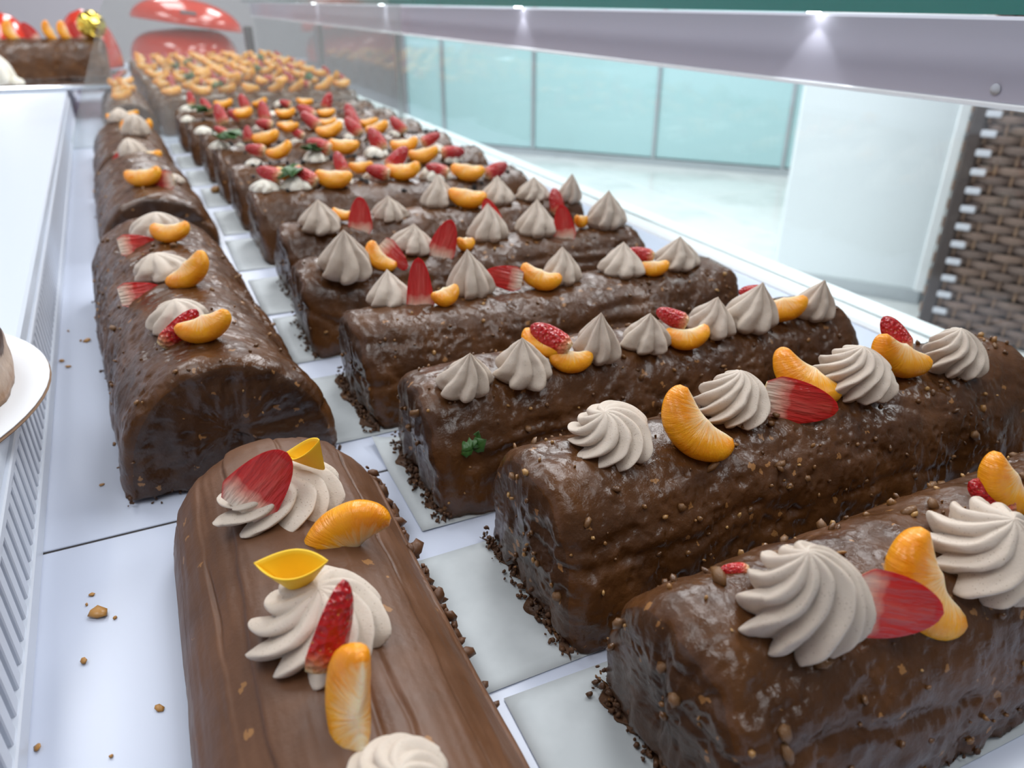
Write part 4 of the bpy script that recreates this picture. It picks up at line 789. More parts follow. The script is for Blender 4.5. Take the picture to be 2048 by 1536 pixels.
# side ledge and vent grille, built in a frame that runs along the wall (slightly splayed)
SL, SR = (-0.0845, 0.1, 0), (0, 0, R(2.0))
LZ = 0.066
obj('ledge_top', boxme('ledge_top', MAT['white_ledge'], -0.75, -0.002, -0.7, 4.2, LZ-0.014, LZ, b=0.002), case, SL, SR)
obj('face_rail', boxme('face_rail', MAT['grille'], -0.016, 0.0, -0.7, 4.2, LZ-0.019, LZ-0.0135, b=0.0008), case, SL, SR)
obj('foot_rail', boxme('foot_rail', MAT['grille'], -0.016, 0.0015, -0.7, 4.2, 0.0003, 0.012, b=0.0008), case, SL, SR)
obj('slot_backing', boxme('slot_backing', MAT['slot'], -0.010, -0.0055, -0.7, 4.2, 0.004, LZ-0.016), case, SL, SR)
sme = boxme('slat', MAT['grille'], -0.0075, 0.0, -0.0043, 0.0043, 0.010, LZ-0.017, b=0.0006)
gr = obj('vent_grille', boxme('vent_grille', MAT['grille'], -0.018, -0.012, -0.7, 4.2, 0.002, LZ-0.016), case, SL, SR)
for k in range(170):
    obj('slat', sme, gr, (0, -0.05 + k*0.0145, 0))

# ------------------------------------------------------------------ roulades
def cake_mesh(name, L, W, Hc, ns, na, seed, style, mat, fillet=0.010, pn=2.35):
    """log with a flat underside: superellipse section, rounded rims, closed ends; local x along the log"""
    nb = max(6, na//6)
    t = np.linspace(0, math.pi, na)
    arc = np.stack([-np.sign(np.cos(t))*np.abs(np.cos(t))**(2/pn)*W/2, np.abs(np.sin(t))**(2/pn)*Hc], 1)
    bot = np.stack([np.linspace(W/2, -W/2, nb+2)[1:-1], np.zeros(nb)], 1)
    sec = np.concatenate([arc, bot]); M_ = len(sec)
    c = np.array([0, Hc*0.42])
    rings = []
    nf = 6
    caps = max(6, na//8)
    def ring(x, k): rings.append(np.concatenate([np.full((M_, 1), x), c + (sec-c)*k], 1))
    ss = []
    for k in range(1, caps+1): ss.append((-L/2, (k/caps)*(1-fillet/(W/2))))
    for k in range(1, nf+1):
        a = math.pi/2*(1-k/nf); ss.append((-L/2 + fillet*(1-math.sin(a)), 1 - fillet*(1-math.cos(a))/(W/2)))
    for x in np.linspace(-L/2+fillet, L/2-fillet, ns)[1:-1]: ss.append((x, 1.0))
    for k in range(nf, 0, -1):
        a = math.pi/2*(1-k/nf); ss.append((L/2 - fillet*(1-math.sin(a)), 1 - fillet*(1-math.cos(a))/(W/2)))
    for k in range(caps, 0, -1): ss.append((L/2, (k/caps)*(1-fillet/(W/2))))
    for x, k in ss: ring(x, k)
    V = np.concatenate(rings); nr = len(rings)
    V = np.concatenate([V, [[-L/2, c[0], c[1]], [L/2, c[0], c[1]]]])
    F = []
    for i in range(nr-1):
        for j in range(M_):
            j2 = (j+1) % M_
            F.append((i*M_+j, i*M_+j2, (i+1)*M_+j2, (i+1)*M_+j))
    a0, b0 = len(V)-2, len(V)-1
    for j in range(M_):
        j2 = (j+1) % M_
        F.append((a0, j2, j)); F.append((b0, (nr-1)*M_+j, (nr-1)*M_+j2))
    me = mesh(name, V, F, mat, True)
    nrm = np.zeros(len(V)*3); me.vertex_normals.foreach_get('vector', nrm); nrm = nrm.reshape(-1, 3)
    S = V + np.array([seed*1.37, seed*0.71, seed*0.43])
    top = np.clip(V[:, 2]/Hc, 0, 1)
    end = (np.abs(V[:, 0]) > L/2 - 0.002)
    if style == 'nutty':
        d = 0.0022*fbm(S*22, 2, seed) + 0.0011*fbm(S*70, 3, seed+5)
        mask = (0.45+0.55*(1-top**3))*np.clip(0.62 + fbm(S*16, 2, seed+21)*1.1, 0.12, 1)
        d += (0.0017*lumps(S*100, seed, 0.40) + 0.0012*lumps(S*180, seed+30, 0.48) + 0.0008*lumps(S*290, seed+60, 0.45))*mask
        # thick folds of glaze wandering along the near side
        for zc, am, ph in ((0.80, 0.0016, 0.0), (0.52, 0.0020, 2.0)):
            hgt = zc + 0.10*np.sin(V[:, 0]*16+ph+seed) + 0.12*vnoise(np.stack([V[:,0]*30, V[:,0]*0, V[:,0]*0+seed], 1), seed)
            e = (top-hgt)*Hc
            d += np.where(V[:, 1] < 0, am*np.exp(-(e/0.003)**2)*np.clip(fbm(S*14, 1, seed+8)+0.6, 0, 1), 0)
        # dragged vertical streaks on the end faces and lower flanks
        sk = fbm(np.stack([S[:,0]*120, S[:,1]*120, S[:,2]*18], 1), 3, seed+3)
        d += np.where(end, 0.0019*sk, 0.0009*sk*(1-top))
        # crumbly lower rim
        d += 0.0022*np.clip(0.22-top, 0, 1)/0.22*np.clip(fbm(S*130, 2, seed+4)+0.2, -0.2, 1.2)
    elif style == 'spread':
        # broad spatula bands: each band is a flat pass with a thin raised lip where it ends
        a = np.arctan2(V[:, 2], -V[:, 1])
        d = np.zeros(len(V)); lvl = 0
        for q_, (a_, st, lip) in enumerate([(0.50, 0.0008, 0.0012), (0.98, -0.0010, 0.0016), (1.30, 0.0005, 0.0006), (1.52, -0.0006, 0.0012), (1.98, 0.0010, 0.0005), (2.22, -0.0004, 0.0008), (2.62, 0.0008, 0.0012)]):
            e = a - a_ - 0.07*vnoise(np.stack([V[:,0]*11+q_*7, V[:,0]*0+q_, V[:,0]*0], 1), seed) - 0.02*vnoise(np.stack([V[:,0]*60+q_*7, V[:,0]*0+q_, V[:,0]*0], 1), seed)
            d += 1.5*st/(1+np.exp(-e/0.006)) + 1.5*lip*np.exp(-(e/0.015)**2)*np.clip(0.55+vnoise(np.stack([V[:,0]*22+q_*3, V[:,0]*0+q_, V[:,0]*0], 1), seed+2), 0, 1.3)
        d += 0.0010*fbm(np.stack([S[:,0]*10, S[:,1]*28, S[:,2]*28], 1), 2, seed) + 0.00025*fbm(np.stack([S[:,0]*22, S[:,1]*260, S[:,2]*260], 1), 2, seed+2)
        d += 0.0018*np.clip(0.3-top, 0, 1)/0.3*np.clip(fbm(S*90, 2, seed+4), -0.3, 1.3)
    else:
        d = 0.0018*fbm(S*24, 2, seed) + 0.0014*fbm(S*85, 3, seed+5) + 0.0009*lumps(S*120, seed, 0.3)
        d += np.where(end, 0.0016*fbm(np.stack([S[:,0]*110, S[:,1]*110, S[:,2]*30], 1), 3, seed+3), 0)
        d += 0.0025*np.clip(0.25-top, 0, 1)/0.25*np.clip(fbm(S*120, 2, seed+4), -0.2, 1.2)
    V2 = V + nrm*d[:, None]
    V2[:, 2] = np.maximum(V2[:, 2], 0.0)
    if style != 'spread':
        me.materials.append(MAT['endface'])
        mi = np.array([1 if all(end[j] for j in f) else 0 for f in F], dtype=np.int32)
        me.polygons.foreach_set('material_index', mi)
    me.vertices.foreach_set('co', V2.astype(np.float32).ravel()); me.update()
    return me, V2, nrm

def blob(rnd, s, n=0):
    """a small angular chip: 12 vertices, 20 faces"""
    g = (1+5**0.5)/2
    ico = [(-1,g,0),(1,g,0),(-1,-g,0),(1,-g,0),(0,-1,g),(0,1,g),(0,-1,-g),(0,1,-g),(g,0,-1),(g,0,1),(-g,0,-1),(-g,0,1)]
    fc = [(0,11,5),(0,5,1),(0,1,7),(0,7,10),(0,10,11),(1,5,9),(5,11,4),(11,10,2),(10,7,6),(7,1,8),(3,9,4),(3,4,2),(3,2,6),(3,6,8),(3,8,9),(4,9,5),(2,4,11),(6,2,10),(8,6,7),(9,8,1)]
    e = Euler((rnd.uniform(0, 6), rnd.uniform(0, 6), rnd.uniform(0, 6))).to_matrix()
    sc = (s*rnd.uniform(0.6, 1.2), s*rnd.uniform(0.45, 0.9), s*rnd.uniform(0.35, 0.7))
    vs_ = []
    for v in ico:
        k = rnd.uniform(0.75, 1.15)/1.9
        vs_.append(e @ Vector((v[0]*sc[0]*k, v[1]*sc[1]*k, v[2]*sc[2]*k)))
    return vs_, fc
chip_rnd = random.Random(11)
CHIPS = []
for k in range(8):
    v_, f_ = blob(chip_rnd, 1.0); CHIPS.append(mesh('nut_chip', v_, f_, MAT['nut'], True))

ORD = ['first', 'second', 'third', 'fourth', 'fifth', 'sixth', 'seventh', 'eighth', 'ninth', 'tenth', 'eleventh', 'twelfth']
NEAR = {'C1': (380, 170), 'C2': (380, 170), 'C3': (300, 140), 'C4': (240, 110), 'C5': (180, 84), 'C6': (150, 70), 'L1': (300, 240), 'L2': (320, 150), 'L3': (110, 60)}
CAKE_LABEL = {
 'C1': 'first crosswise roulade from the camera, nutty glaze, cut off by the picture corner',
 'C2': 'second crosswise roulade, nutty chocolate log topped with four broad swirled rosettes',
 'C3': 'third crosswise roulade, glossy chocolate log with a green parsley speck on its flank',
 'C4': 'fourth crosswise roulade, topped by an upright strawberry slice beside its first rosette',
 'C5': 'fifth crosswise roulade, glossy chocolate log with leaning rosette and strawberry slices',
 'C6': 'sixth crosswise roulade, the farthest one decorated with pointed beige rosettes',
 'C7': 'seventh crosswise roulade, the nearest one decorated with white cream dollops',
 'C8': 'eighth crosswise roulade, second of those decorated with white cream dollops',
 'C9': 'ninth crosswise roulade, third of those decorated with white cream dollops',
 'C10': 'tenth crosswise roulade, fourth of those decorated with white cream dollops',
 'C11': 'eleventh crosswise roulade, last but one before the glass divider',
 'C12': 'twelfth crosswise roulade, standing right against the glass divider',
 'L1': 'first lengthwise roulade, smoothly spread matte chocolate with yellow fondant cups',
 'L2': 'second lengthwise roulade, glossy nutty log with three mandarin and cream clusters',
 'L3': 'third lengthwise roulade, glossy log with mandarin and lying strawberry slice',
 'L4': 'fourth lengthwise roulade, farthest in its row before the glass divider',
 'L5': 'lengthwise roulade lying beyond the glass divider next to the ledge',
}
PN, PNL = 2.35, 2.15
cake_objs = {}
for ci, (cn, (cx, cy, yaw, L, W, Hc)) in enumerate(CAKES.items()):
    ns, na = NEAR.get(cn, (90, 44))
    style = 'spread' if cn == 'L1' else ('nutty' if cn in ('C1', 'C2', 'C3', 'C4', 'C5', 'C6', 'L2', 'L3') else 'far')
    mat = MAT['spread'] if cn == 'L1' else (MAT['glaze'] if style == 'nutty' else MAT['glaze_far'])
    root = empty('chocolate_roulade', (cx, cy, 0.0016 if cn[0] != 'L' else 0.0002), R(yaw))
    lab = CAKE_LABEL.get(cn)
    if lab is None:
        lab = ORD[int(cn[1:])-1] + ' roulade beyond the glass divider, topped mostly with mandarin segments'
    tag(root, lab, 'roulade', 'chocolate roulades in the crosswise row' if cn[0] in 'CD' else 'chocolate roulades in the lengthwise row')
    cake_objs[cn] = root
    bm_, V2, nr2 = cake_mesh('log', L, W, Hc, ns, na, 3+ci*5, style, mat, fillet=0.011 if cn != 'L1' else 0.034, pn=PN if cn[0] != 'L' else PNL)
    obj('log', bm_, root)
    rnd = random.Random(100+ci)
    # chopped nuts showing through the glaze
    if style == 'nutty':
        idx = [i for i in range(len(V2)) if V2[i][2] > 0.006]
        small = {'C1': 240, 'C2': 220, 'C3': 160, 'C4': 130, 'C5': 90, 'C6': 60, 'L2': 110, 'L3': 40}[cn]
        mb = MB()
        for k in range(small):
            i = rnd.choice(idx); s = rnd.choice((0.0012, 0.0016, 0.002, 0.0026))
            v_, f_ = blob(rnd, s); p = Vector(V2[i]) - Vector(nr2[i])*s*0.25
            mb.add([tuple(p+q) for q in v_], f_)
        tag(obj('nut_crumbs', mb.me('nut_crumbs', MAT['nut'], True), root), None, None, None, 'stuff')
        big = {'C1': 46, 'C2': 40, 'C3': 24, 'L2': 14}.get(cn, 0)
        for k in range(big):
            i = rnd.choice(idx); s = rnd.uniform(0.0030, 0.0052)
            o = obj('nut_piece', rnd.choice(CHIPS), root, Vector(V2[i]) - Vector(nr2[i])*s*0.22)
            o.rotation_euler = (rnd.uniform(0, 6), rnd.uniform(0, 6), rnd.uniform(0, 6)); o.scale = (s, s, s)
    # dark sponge crumbs around the foot of the log
    if cn in NEAR:
        mb = MB(); nfoot = 200 if cn in ('C1', 'C2', 'C3', 'C4') else 120
        for k in range(nfoot):
            if rnd.random() < 0.6: x = -L/2 - abs(rnd.gauss(0, 0.0028)) + 0.002; y = rnd.uniform(-W/2, W/2)
            else: x = rnd.uniform(-L/2, L/2); y = rnd.choice((-1, 1))*(W/2 - 0.002 + abs(rnd.gauss(0, 0.002)))
            if cn == 'L1': continue
            s = rnd.choice((0.0008, 0.0012, 0.0016, 0.0022)); v_, f_ = blob(rnd, s)
            z = s*0.3 + (abs(rnd.gauss(0, 0.004)) if x > -L/2-0.001 else 0)
            mb.add([(x+q[0], y+q[1], max(0, z+q[2])) for q in v_], f_)
        if mb.v: tag(obj('sponge_crumbs', mb.me('sponge_crumbs', MAT['dark'], True), root), None, None, None, 'stuff')
    if cn in ('C1', 'C2', 'C3', 'C4', 'C5'):     # thin smear of glaze on the paper at the near end
        n = 60; V_ = [(-L/2+0.02, 0, -0.0004)]
        for k in range(n+1):
            f_ = k/n; y = (f_-0.5)*W*1.02
            ex = 0.002 + 0.007*max(0, vnoise(np.array([[f_*7+ci*3.3, ci*1.0, 0.5]]), ci)[0]+0.35) + 0.003*vnoise(np.array([[f_*25, ci*1.0, 0.5]]), ci)[0]
            V_.append((-L/2 + 0.004 - ex, y, -0.0004))
        F_ = [(0, k+2, k+1) for k in range(n)]
        sm = obj('glaze_smear', mesh('glaze_smear', V_, F_, MAT['dark']), root)
        md = sm.modifiers.new('thickness', 'SOLIDIFY'); md.thickness = 0.0005; md.offset = 0
    if cn == 'L1':      # ragged flakes of chocolate along the far lower edge
        mb = MB()
        for k in range(70):
            x = L/2 - 0.004 - abs(rnd.gauss(0, 0.09)); zz_ = rnd.uniform(0.004, 0.024); y = -W/2*(1-(zz_/Hc)**PNL)**(1/PNL) + rnd.uniform(-0.002, 0.001)
            s = rnd.choice((0.002, 0.003, 0.004, 0.006)); v_, f_ = blob(rnd, s)
            mb.add([(x+q[0], y+q[1], max(0.001, zz_+q[2])) for q in v_], f_)
        tag(obj('chocolate_flakes', mb.me('chocolate_flakes', MAT['spread'], True), root), None, None, None, 'stuff')
    # black cookie crumbs strewn over the far decorated logs
    if cn in ('C7', 'C8', 'C9', 'C10', 'C11', 'C12'):
        mb = MB()
        for k in range(70):
            x = rnd.uniform(-L/2+0.02, L/2-0.01); y = rnd.gauss(0, 0.016); kk = min(0.98, abs(y)/(W/2))
            v_, f_ = blob(rnd, rnd.uniform(0.003, 0.006)); z = Hc*(1-kk**PN)**(1/PN)
            mb.add([(x+q[0], y+q[1], z+q[2]) for q in v_], f_)
        tag(obj('cookie_crumbs', mb.me('cookie_crumbs', MAT['oreo']), root), None, None, None, 'stuff')

# ------------------------------------------------------------------ sheets of baking paper under the crosswise logs
def paper(cn, ext, front, back, yawd, seed, label):
    cx, cy, yaw, L, W, Hc = CAKES[cn]
    nx, ny = 40, 14; x0, x1 = cx-L/2-ext, cx+L/2+0.004; y0, y1 = cy-W/2-front, cy+W/2+back
    P = []
    for i in range(nx+1):
        for j in range(ny+1): P.append((x0+(x1-x0)*i/nx, y0+(y1-y0)*j/ny, 0.0))
    P = np.array(P); u = (P[:, 0]-x0)/(x1-x0); w = (P[:, 1]-y0)/(y1-y0)
    z = 0.0004 + 0.0006*np.clip(1-u*9, 0, 1)*(0.5+0.5*vnoise(P*60+seed, seed)) + (0.005 if cn == 'C3' else 0.0)*np.clip(1-u*14, 0, 1)**2*np.clip(w*3-2, 0, 1)
    a = R(yawd); c_, s_ = math.cos(a), math.sin(a)
    X = P[:, 0]-cx; Y = P[:, 1]-cy
    T = np.stack([cx + X*c_ - Y*s_, cy + X*s_ + Y*c_, z], 1)
    f = [(i*(ny+1)+j, (i+1)*(ny+1)+j, (i+1)*(ny+1)+j+1, i*(ny+1)+j+1) for i in range(nx) for j in range(ny)]
    me = mesh('baking_paper', T, f, MAT['paper'])
    o = obj('baking_paper', me)
    so = o.modifiers.new('thickness', 'SOLIDIFY'); so.thickness = 0.0003; so.offset = 1
    tag(o, label, 'paper', 'baking paper under the crosswise roulades')
PAP = {'C1': (0.040, 0.002, 0.003, -1), 'C2': (0.046, 0.002, -0.004, 0.6), 'C3': (0.012, 0.002, 0.006, 0), 'C4': (0.034, 0.002, 0.002, 0.4), 'C5': (0.018, 0.002, 0.01, -0.5), 'C6': (0.03, 0.004, 0.006, 0.4),
       'C7': (0.03, 0.004, 0.006, 0), 'C8': (0.025, 0.004, 0.006, 0.5), 'C9': (0.025, 0.004, 0.006, -0.5), 'C10': (0.03, 0.004, 0.006, 0), 'C11': (0.025, 0.004, 0.006, 0), 'C12': (0.02, 0.004, 0.004, 0)}
for k, (cn, a) in enumerate(PAP.items()):
    paper(cn, *a, k*3, 'white baking paper sheet under the %s crosswise roulade' % ORD[int(cn[1:])-1])

# ------------------------------------------------------------------ garnish shapes (unit size)
def rosette_mesh(kind, seed, rows=40, per=12):
    n = {'swirl': 10, 'kiss': 7, 'dollop': 7}[kind]
    tw = {'swirl': 1.75, 'kiss': 0.55, 'dollop': 0.3}[kind] * (1 if seed % 2 else 0.8)
    cols = n*per
    th = np.linspace(0, 2*math.pi, cols, endpoint=False)
    V = []
    for i in range(rows+1):
        u = i/rows
        if kind == 'swirl':
            r = 0.5*(0.84+0.16*math.sin(min(1, u/0.22)*math.pi/2))*max(0.0, 1-u**2.1)**0.72
            z = u**0.9; amp = 0.37*(1-0.35*u)
        elif kind == 'kiss':
            r = 0.5*(0.70+0.30*math.sin(min(1, u/0.26)*math.pi/2))*(0.92*max(0.0, 1-u**2.4) + 0.08*(1-u))
            z = 0.92*u + 0.16*u**6; amp = 0.31*(1-0.25*u)
        else:
            r = 0.5*(0.85+0.15*min(1, u/0.15))*max(0.0, 1-u**2.2)**0.7
            z = u; amp = 0.26
        tt = th + tw*(u**1.1) + 0.05*math.sin(u*9+seed)
        x = (n*tt/(2*math.pi)) % 1.0
        # each pleat swells slowly and folds back sharply
        c = np.where(x < 0.70, np.sin(np.clip(x/0.70, 0, 1)*math.pi/2)**0.9, np.clip((1-x)/0.30, 0, 1)**0.9)
        vary = 1 + 0.12*np.sin(np.floor(n*tt/(2*math.pi))*2.4+seed)
        rr = r*(1 - amp + amp*c*1.25*vary)
        rr = rr*(1 + 0.05*np.sin(th*2+seed) + 0.03*np.sin(th*3+seed*1.7))
        bx = 0.06*math.sin(seed*2.3)*u*u; by = 0.06*math.cos(seed*1.9)*u*u
        zz = z + 0.03*np.sin(th*2+seed*0.7)*u*(1-u) + 0.05*(c-0.3)*(1-u)**2
        V.append(np.stack([rr*np.cos(th)+bx, rr*np.sin(th)+by, zz], 1))
    V = np.concatenate(V)
    V[:, 0] *= -1
    V[:, :2] += 0.010*np.stack([vnoise(V*7+seed, seed), vnoise(V*7+seed+40, seed)], 1)
    F = [(i*cols+j, i*cols+(j+1) % cols, (i+1)*cols+(j+1) % cols, (i+1)*cols+j) for i in range(rows) for j in range(cols)]
    F.append(tuple(range(cols-1, -1, -1)))
    F = [f[::-1] for f in F]
    return mesh('piped_cream', V, F, MAT['cream'])

def mandarin_mesh(seed, ns=36, nv=20):
    rnd = random.Random(seed); pm = R(82 + rnd.uniform(-6, 8)); V = []; at = {'pith': [], 'along': [], 'around': []}
    bend = rnd.uniform(-0.06, 0.06)
    for i in range(ns+1):
        q = -1 + 2*i/ns; ph = q*pm
        tap = max(0.0, 1-abs(q)**3.2)**0.55
        rc = 0.292 + 0.015*math.sin(seed+q*2) + 0.075*abs(q)**2; half = 0.222*tap + 0.004; T = 0.180*max(0.0, 1-abs(q)**2.8)**0.5 + 0.004
        for k in range(nv):
            a = 2*math.pi*k/nv; ca, sa = math.cos(a), math.sin(a)
            rho = rc + half*ca; y = T*sa*(0.78+0.42*ca) + bend*q*q
            V.append((rho*math.sin(ph)*1.06, y, -rho*math.cos(ph) + 0.28))
            at['pith'].append((1-ca)/2); at['along'].append(q); at['around'].append(sa)
    F = [(i*nv+k, (i+1)*nv+k, (i+1)*nv+(k+1) % nv, i*nv+(k+1) % nv) for i in range(ns) for k in range(nv)]
    F += [tuple(range(nv)), tuple(ns*nv+k for k in range(nv-1, -1, -1))]
    V = np.array(V); V += 0.010*np.stack([vnoise(V*6+seed, 1), vnoise(V*6+seed, 2), vnoise(V*6+seed, 3)], 1)
    return mesh('mandarin', V, F, MAT['mandarin'], True, at)

def strawberry_mesh(seed, depth, nt_=26, na=22, wide=0.62):
    """half berry: flat cut face at y = 0 facing -y, rounded skin behind; z from the stem end (-0.5) to the tip (0.5)"""
    rnd = random.Random(seed); V = []; at = {'cut': [], 'rim': [], 'height': []}
    def prof(t): return wide*0.5*(max(0.0, 1-t**2.5)**0.55)*min(1.0, 0.70+t*1.7)
    rows = []
    for i in range(nt_+1):
        t = i/nt_; r = prof(t)
        for k in range(na+1):
            a = math.pi*k/na
            V.append((-r*math.cos(a)*(1+0.05*math.sin(seed+t*4)), r*math.sin(a)*depth*2, t-0.5)); at['cut'].append(0); at['rim'].append(1); at['height'].append(t)
    F = []
    n1 = na+1
    for i in range(nt_):
        for k in range(na): F.append((i*n1+k, i*n1+k+1, (i+1)*n1+k+1, (i+1)*n1+k))
    off = len(V); nx = 12
    for i in range(nt_+1):
        t = i/nt_; r = prof(t)
        for k in range(nx+1):
            x = -1 + 2*k/nx
            V.append((r*x*(1+0.05*math.sin(seed+t*4)), -0.014*(1-x*x)*math.sin(math.pi*t), t-0.5)); at['cut'].append(1); at['rim'].append(max(abs(x), 0.0) if t < 0.9 else 1.0); at['height'].append(t)
    n2 = nx+1
    for i in range(nt_):
        for k in range(nx): F.append((off+i*n2+k+1, off+i*n2+k, off+(i+1)*n2+k, off+(i+1)*n2+k+1))
    # stem end closed by a flat facet
    for k in range(na):
        pass
    F.append(tuple([k for k in range(na, -1, -1)]))
    return mesh('strawberry', np.array(V), F, MAT['strawberry'], True, at)

def yellow_cup_mesh():
    """a thin disc folded into a boat: two pointed corners, open lens-shaped mouth"""
    V = []; nu, nv = 28, 10
    def P(u, v, side, off):
        # u -1..1 along the mouth, v 0 (mouth) .. 1 (foot), side -1/1
        w = 0.5*(1-v*0.80)*u*(1-0.0*v)
        dep = 0.27*(1-u*u)*(1-v)**0.8 - off
        return (w, side*max(dep, 0.002), -0.62*v*(1-0.15*u*u) + 0.05*abs(u)**3*(1-v))
    F = []
    for off in (0.0, 0.028):
        for side in (-1, 1):
            o = len(V)
            for i in range(nu+1):
                for j in range(nv+1): V.append(P((-1+2*i/nu)*(1-off*0.9), (j/nv)*(1-off*1.5), side, off if abs(-1+2*i/nu) < 0.95 else off*0.5))
            for i in range(nu):
                for j in range(nv):
                    q = (o+i*(nv+1)+j, o+(i+1)*(nv+1)+j, o+(i+1)*(nv+1)+j+1, o+i*(nv+1)+j+1)
                    F.append(q if (side == 1) == (off > 0) else q[::-1])
    n = (nu+1)*(nv+1)
    for s_ in (0, 1):       # lip joining outer and inner skins along the mouth
        for i in range(nu):
            a = s_*n + i*(nv+1); b = s_*n + (i+1)*(nv+1); c = 2*n + s_*n + i*(nv+1); d = 2*n + s_*n + (i+1)*(nv+1)
            F.append((a, b, d, c) if s_ else (a, c, d, b))
    V = np.array(V); V[:, 2] += 0.3
    return mesh('fondant_cup', V, F, MAT['yellow'])

SW = [rosette_mesh('swirl', s, 46, 14) for s in (1, 2, 3, 5)]
KI = [rosette_mesh('kiss', s, 34, 12) for s in (1, 2, 3, 4, 6)]
DO = [rosette_mesh('dollop', s, 20, 8) for s in (1, 2, 3)]
DW = [m_.copy() for m_ in DO]
for m_ in DW: m_.materials[0] = MAT['white_cream']
MA = [mandarin_mesh(s) for s in range(5)]
SC = [strawberry_mesh(s, 0.16) for s in range(3)]
SK = [strawberry_mesh(s, 0.42) for s in range(3, 6)]
YC = yellow_cup_mesh()

def along(cn, p):
    cx, cy, yaw, L, W, Hc = CAKES[cn]; a = R(yaw)
    return (p[0]-cx)*math.cos(a) + (p[1]-cy)*math.sin(a)
def cake_phrase(cn):
    if cn[0] == 'C': return '%s crosswise roulade' % ORD[int(cn[1:])-1], 'its white deck end'
    return '%s lengthwise roulade' % ORD[int(cn[1:])-1], 'its near end'
order = {}
for gi, g in enumerate(GARNISH):
    order.setdefault((g[2], g[6]), []).append((along(g[2], g[3]), gi))
rank = {}
for k, lst in order.items():
    for r_, (_, gi) in enumerate(sorted(lst)): rank[gi] = (r_, len(lst))
cnt = {}
for gi, (kind, var, cn, p, q, s, desc) in enumerate(GARNISH):
    c = cnt.get(kind, 0); cnt[kind] = c+1
    if kind == 'R':
        white = cn[0] == 'C' and int(cn[1:]) >= 7
        me = (SW if var == 'swirl' else KI if var == 'kiss' else DW if white else DO)
        me = me[c % len(me)]; nm, cat, grp = ('cream_rosette' if var != 'dollop' else 'cream_dollop'), 'cream', 'piped cream on the roulades'
    elif kind == 'M': me = MA[c % 5]; nm, cat, grp = 'mandarin_segment', 'mandarin', 'mandarin segments on the roulades'
    elif kind == 'S':
        me = (SC if var == 'cut' else SK)[c % 3]; nm, cat, grp = ('strawberry_slice' if var == 'cut' else 'strawberry_wedge'), 'strawberry', 'strawberry pieces on the roulades'
        if var != 'cut': desc = desc.replace('slice', 'wedge')
    else: me = YC; nm, cat, grp = 'fondant_cup', 'decoration', 'yellow fondant cups'
    o = obj(nm, me, None, p)
    o.rotation_mode = 'QUATERNION'; qq = Quaternion(q)
    if kind == 'S' and var == 'skin': qq = qq @ Quaternion((0, 0, 1), math.pi)
    o.rotation_quaternion = qq; o.scale = s
    if cn[0] == 'D' or cn == 'L5':
        r_, n = rank[gi]; what = 'mandarin segment' if kind == 'M' else 'strawberry wedge'
        if cn == 'L5': lab = '%s %s on the lengthwise roulade beyond the glass divider, counted from its near end' % (ORD[r_], what)
        else: lab = '%s %s on the %s crosswise roulade beyond the divider, counted from the ledge' % (ORD[r_], what, ORD[int(cn[1:])-1])
        tag(o, lab, cat, 'fruit beyond the glass divider'); continue
    ph, end = cake_phrase(cn); r_, n = rank[gi]
    lab = ('%s on the %s' % (desc, ph)) if n == 1 else ('%s %s on the %s, counted from %s' % (ORD[r_], desc, ph, end))
    tag(o, lab, cat, grp)

# ------------------------------------------------------------------ small green pieces
def leaf_mesh(seed):
    V = []; F = []; rnd = random.Random(seed)
    for lobe in range(5):
        a = R(-80 + 40*lobe); l = 0.5*(1-0.12*abs(lobe-2)); o = len(V); n = 7
        for i in range(n):
            t = i/(n-1); w = 0.17*math.sin(math.pi*min(1, t*1.05+0.05))**0.8*(1 + 0.25*(i % 2))
            cx, cy = l*t*math.sin(a), l*t*math.cos(a); z = 0.07*math.sin(t*4+lobe)
            V += [(cx-w*math.cos(a), cy+w*math.sin(a), z+0.03), (cx, cy, z), (cx+w*math.cos(a), cy-w*math.sin(a), z+0.03)]
        for i in range(n-1):
            for k in range(2): F.append((o+i*3+k, o+i*3+3+k, o+i*3+4+k, o+i*3+1+k))
    return mesh('herb_leaf', V, F, MAT['leaf'])
LF = leaf_mesh(1)
amber = plain('amber_nut', (0.42, 0.20, 0.045), 0.35)
AC = [m_.copy() for m_ in CHIPS]
for m_ in AC: m_.materials[0] = amber
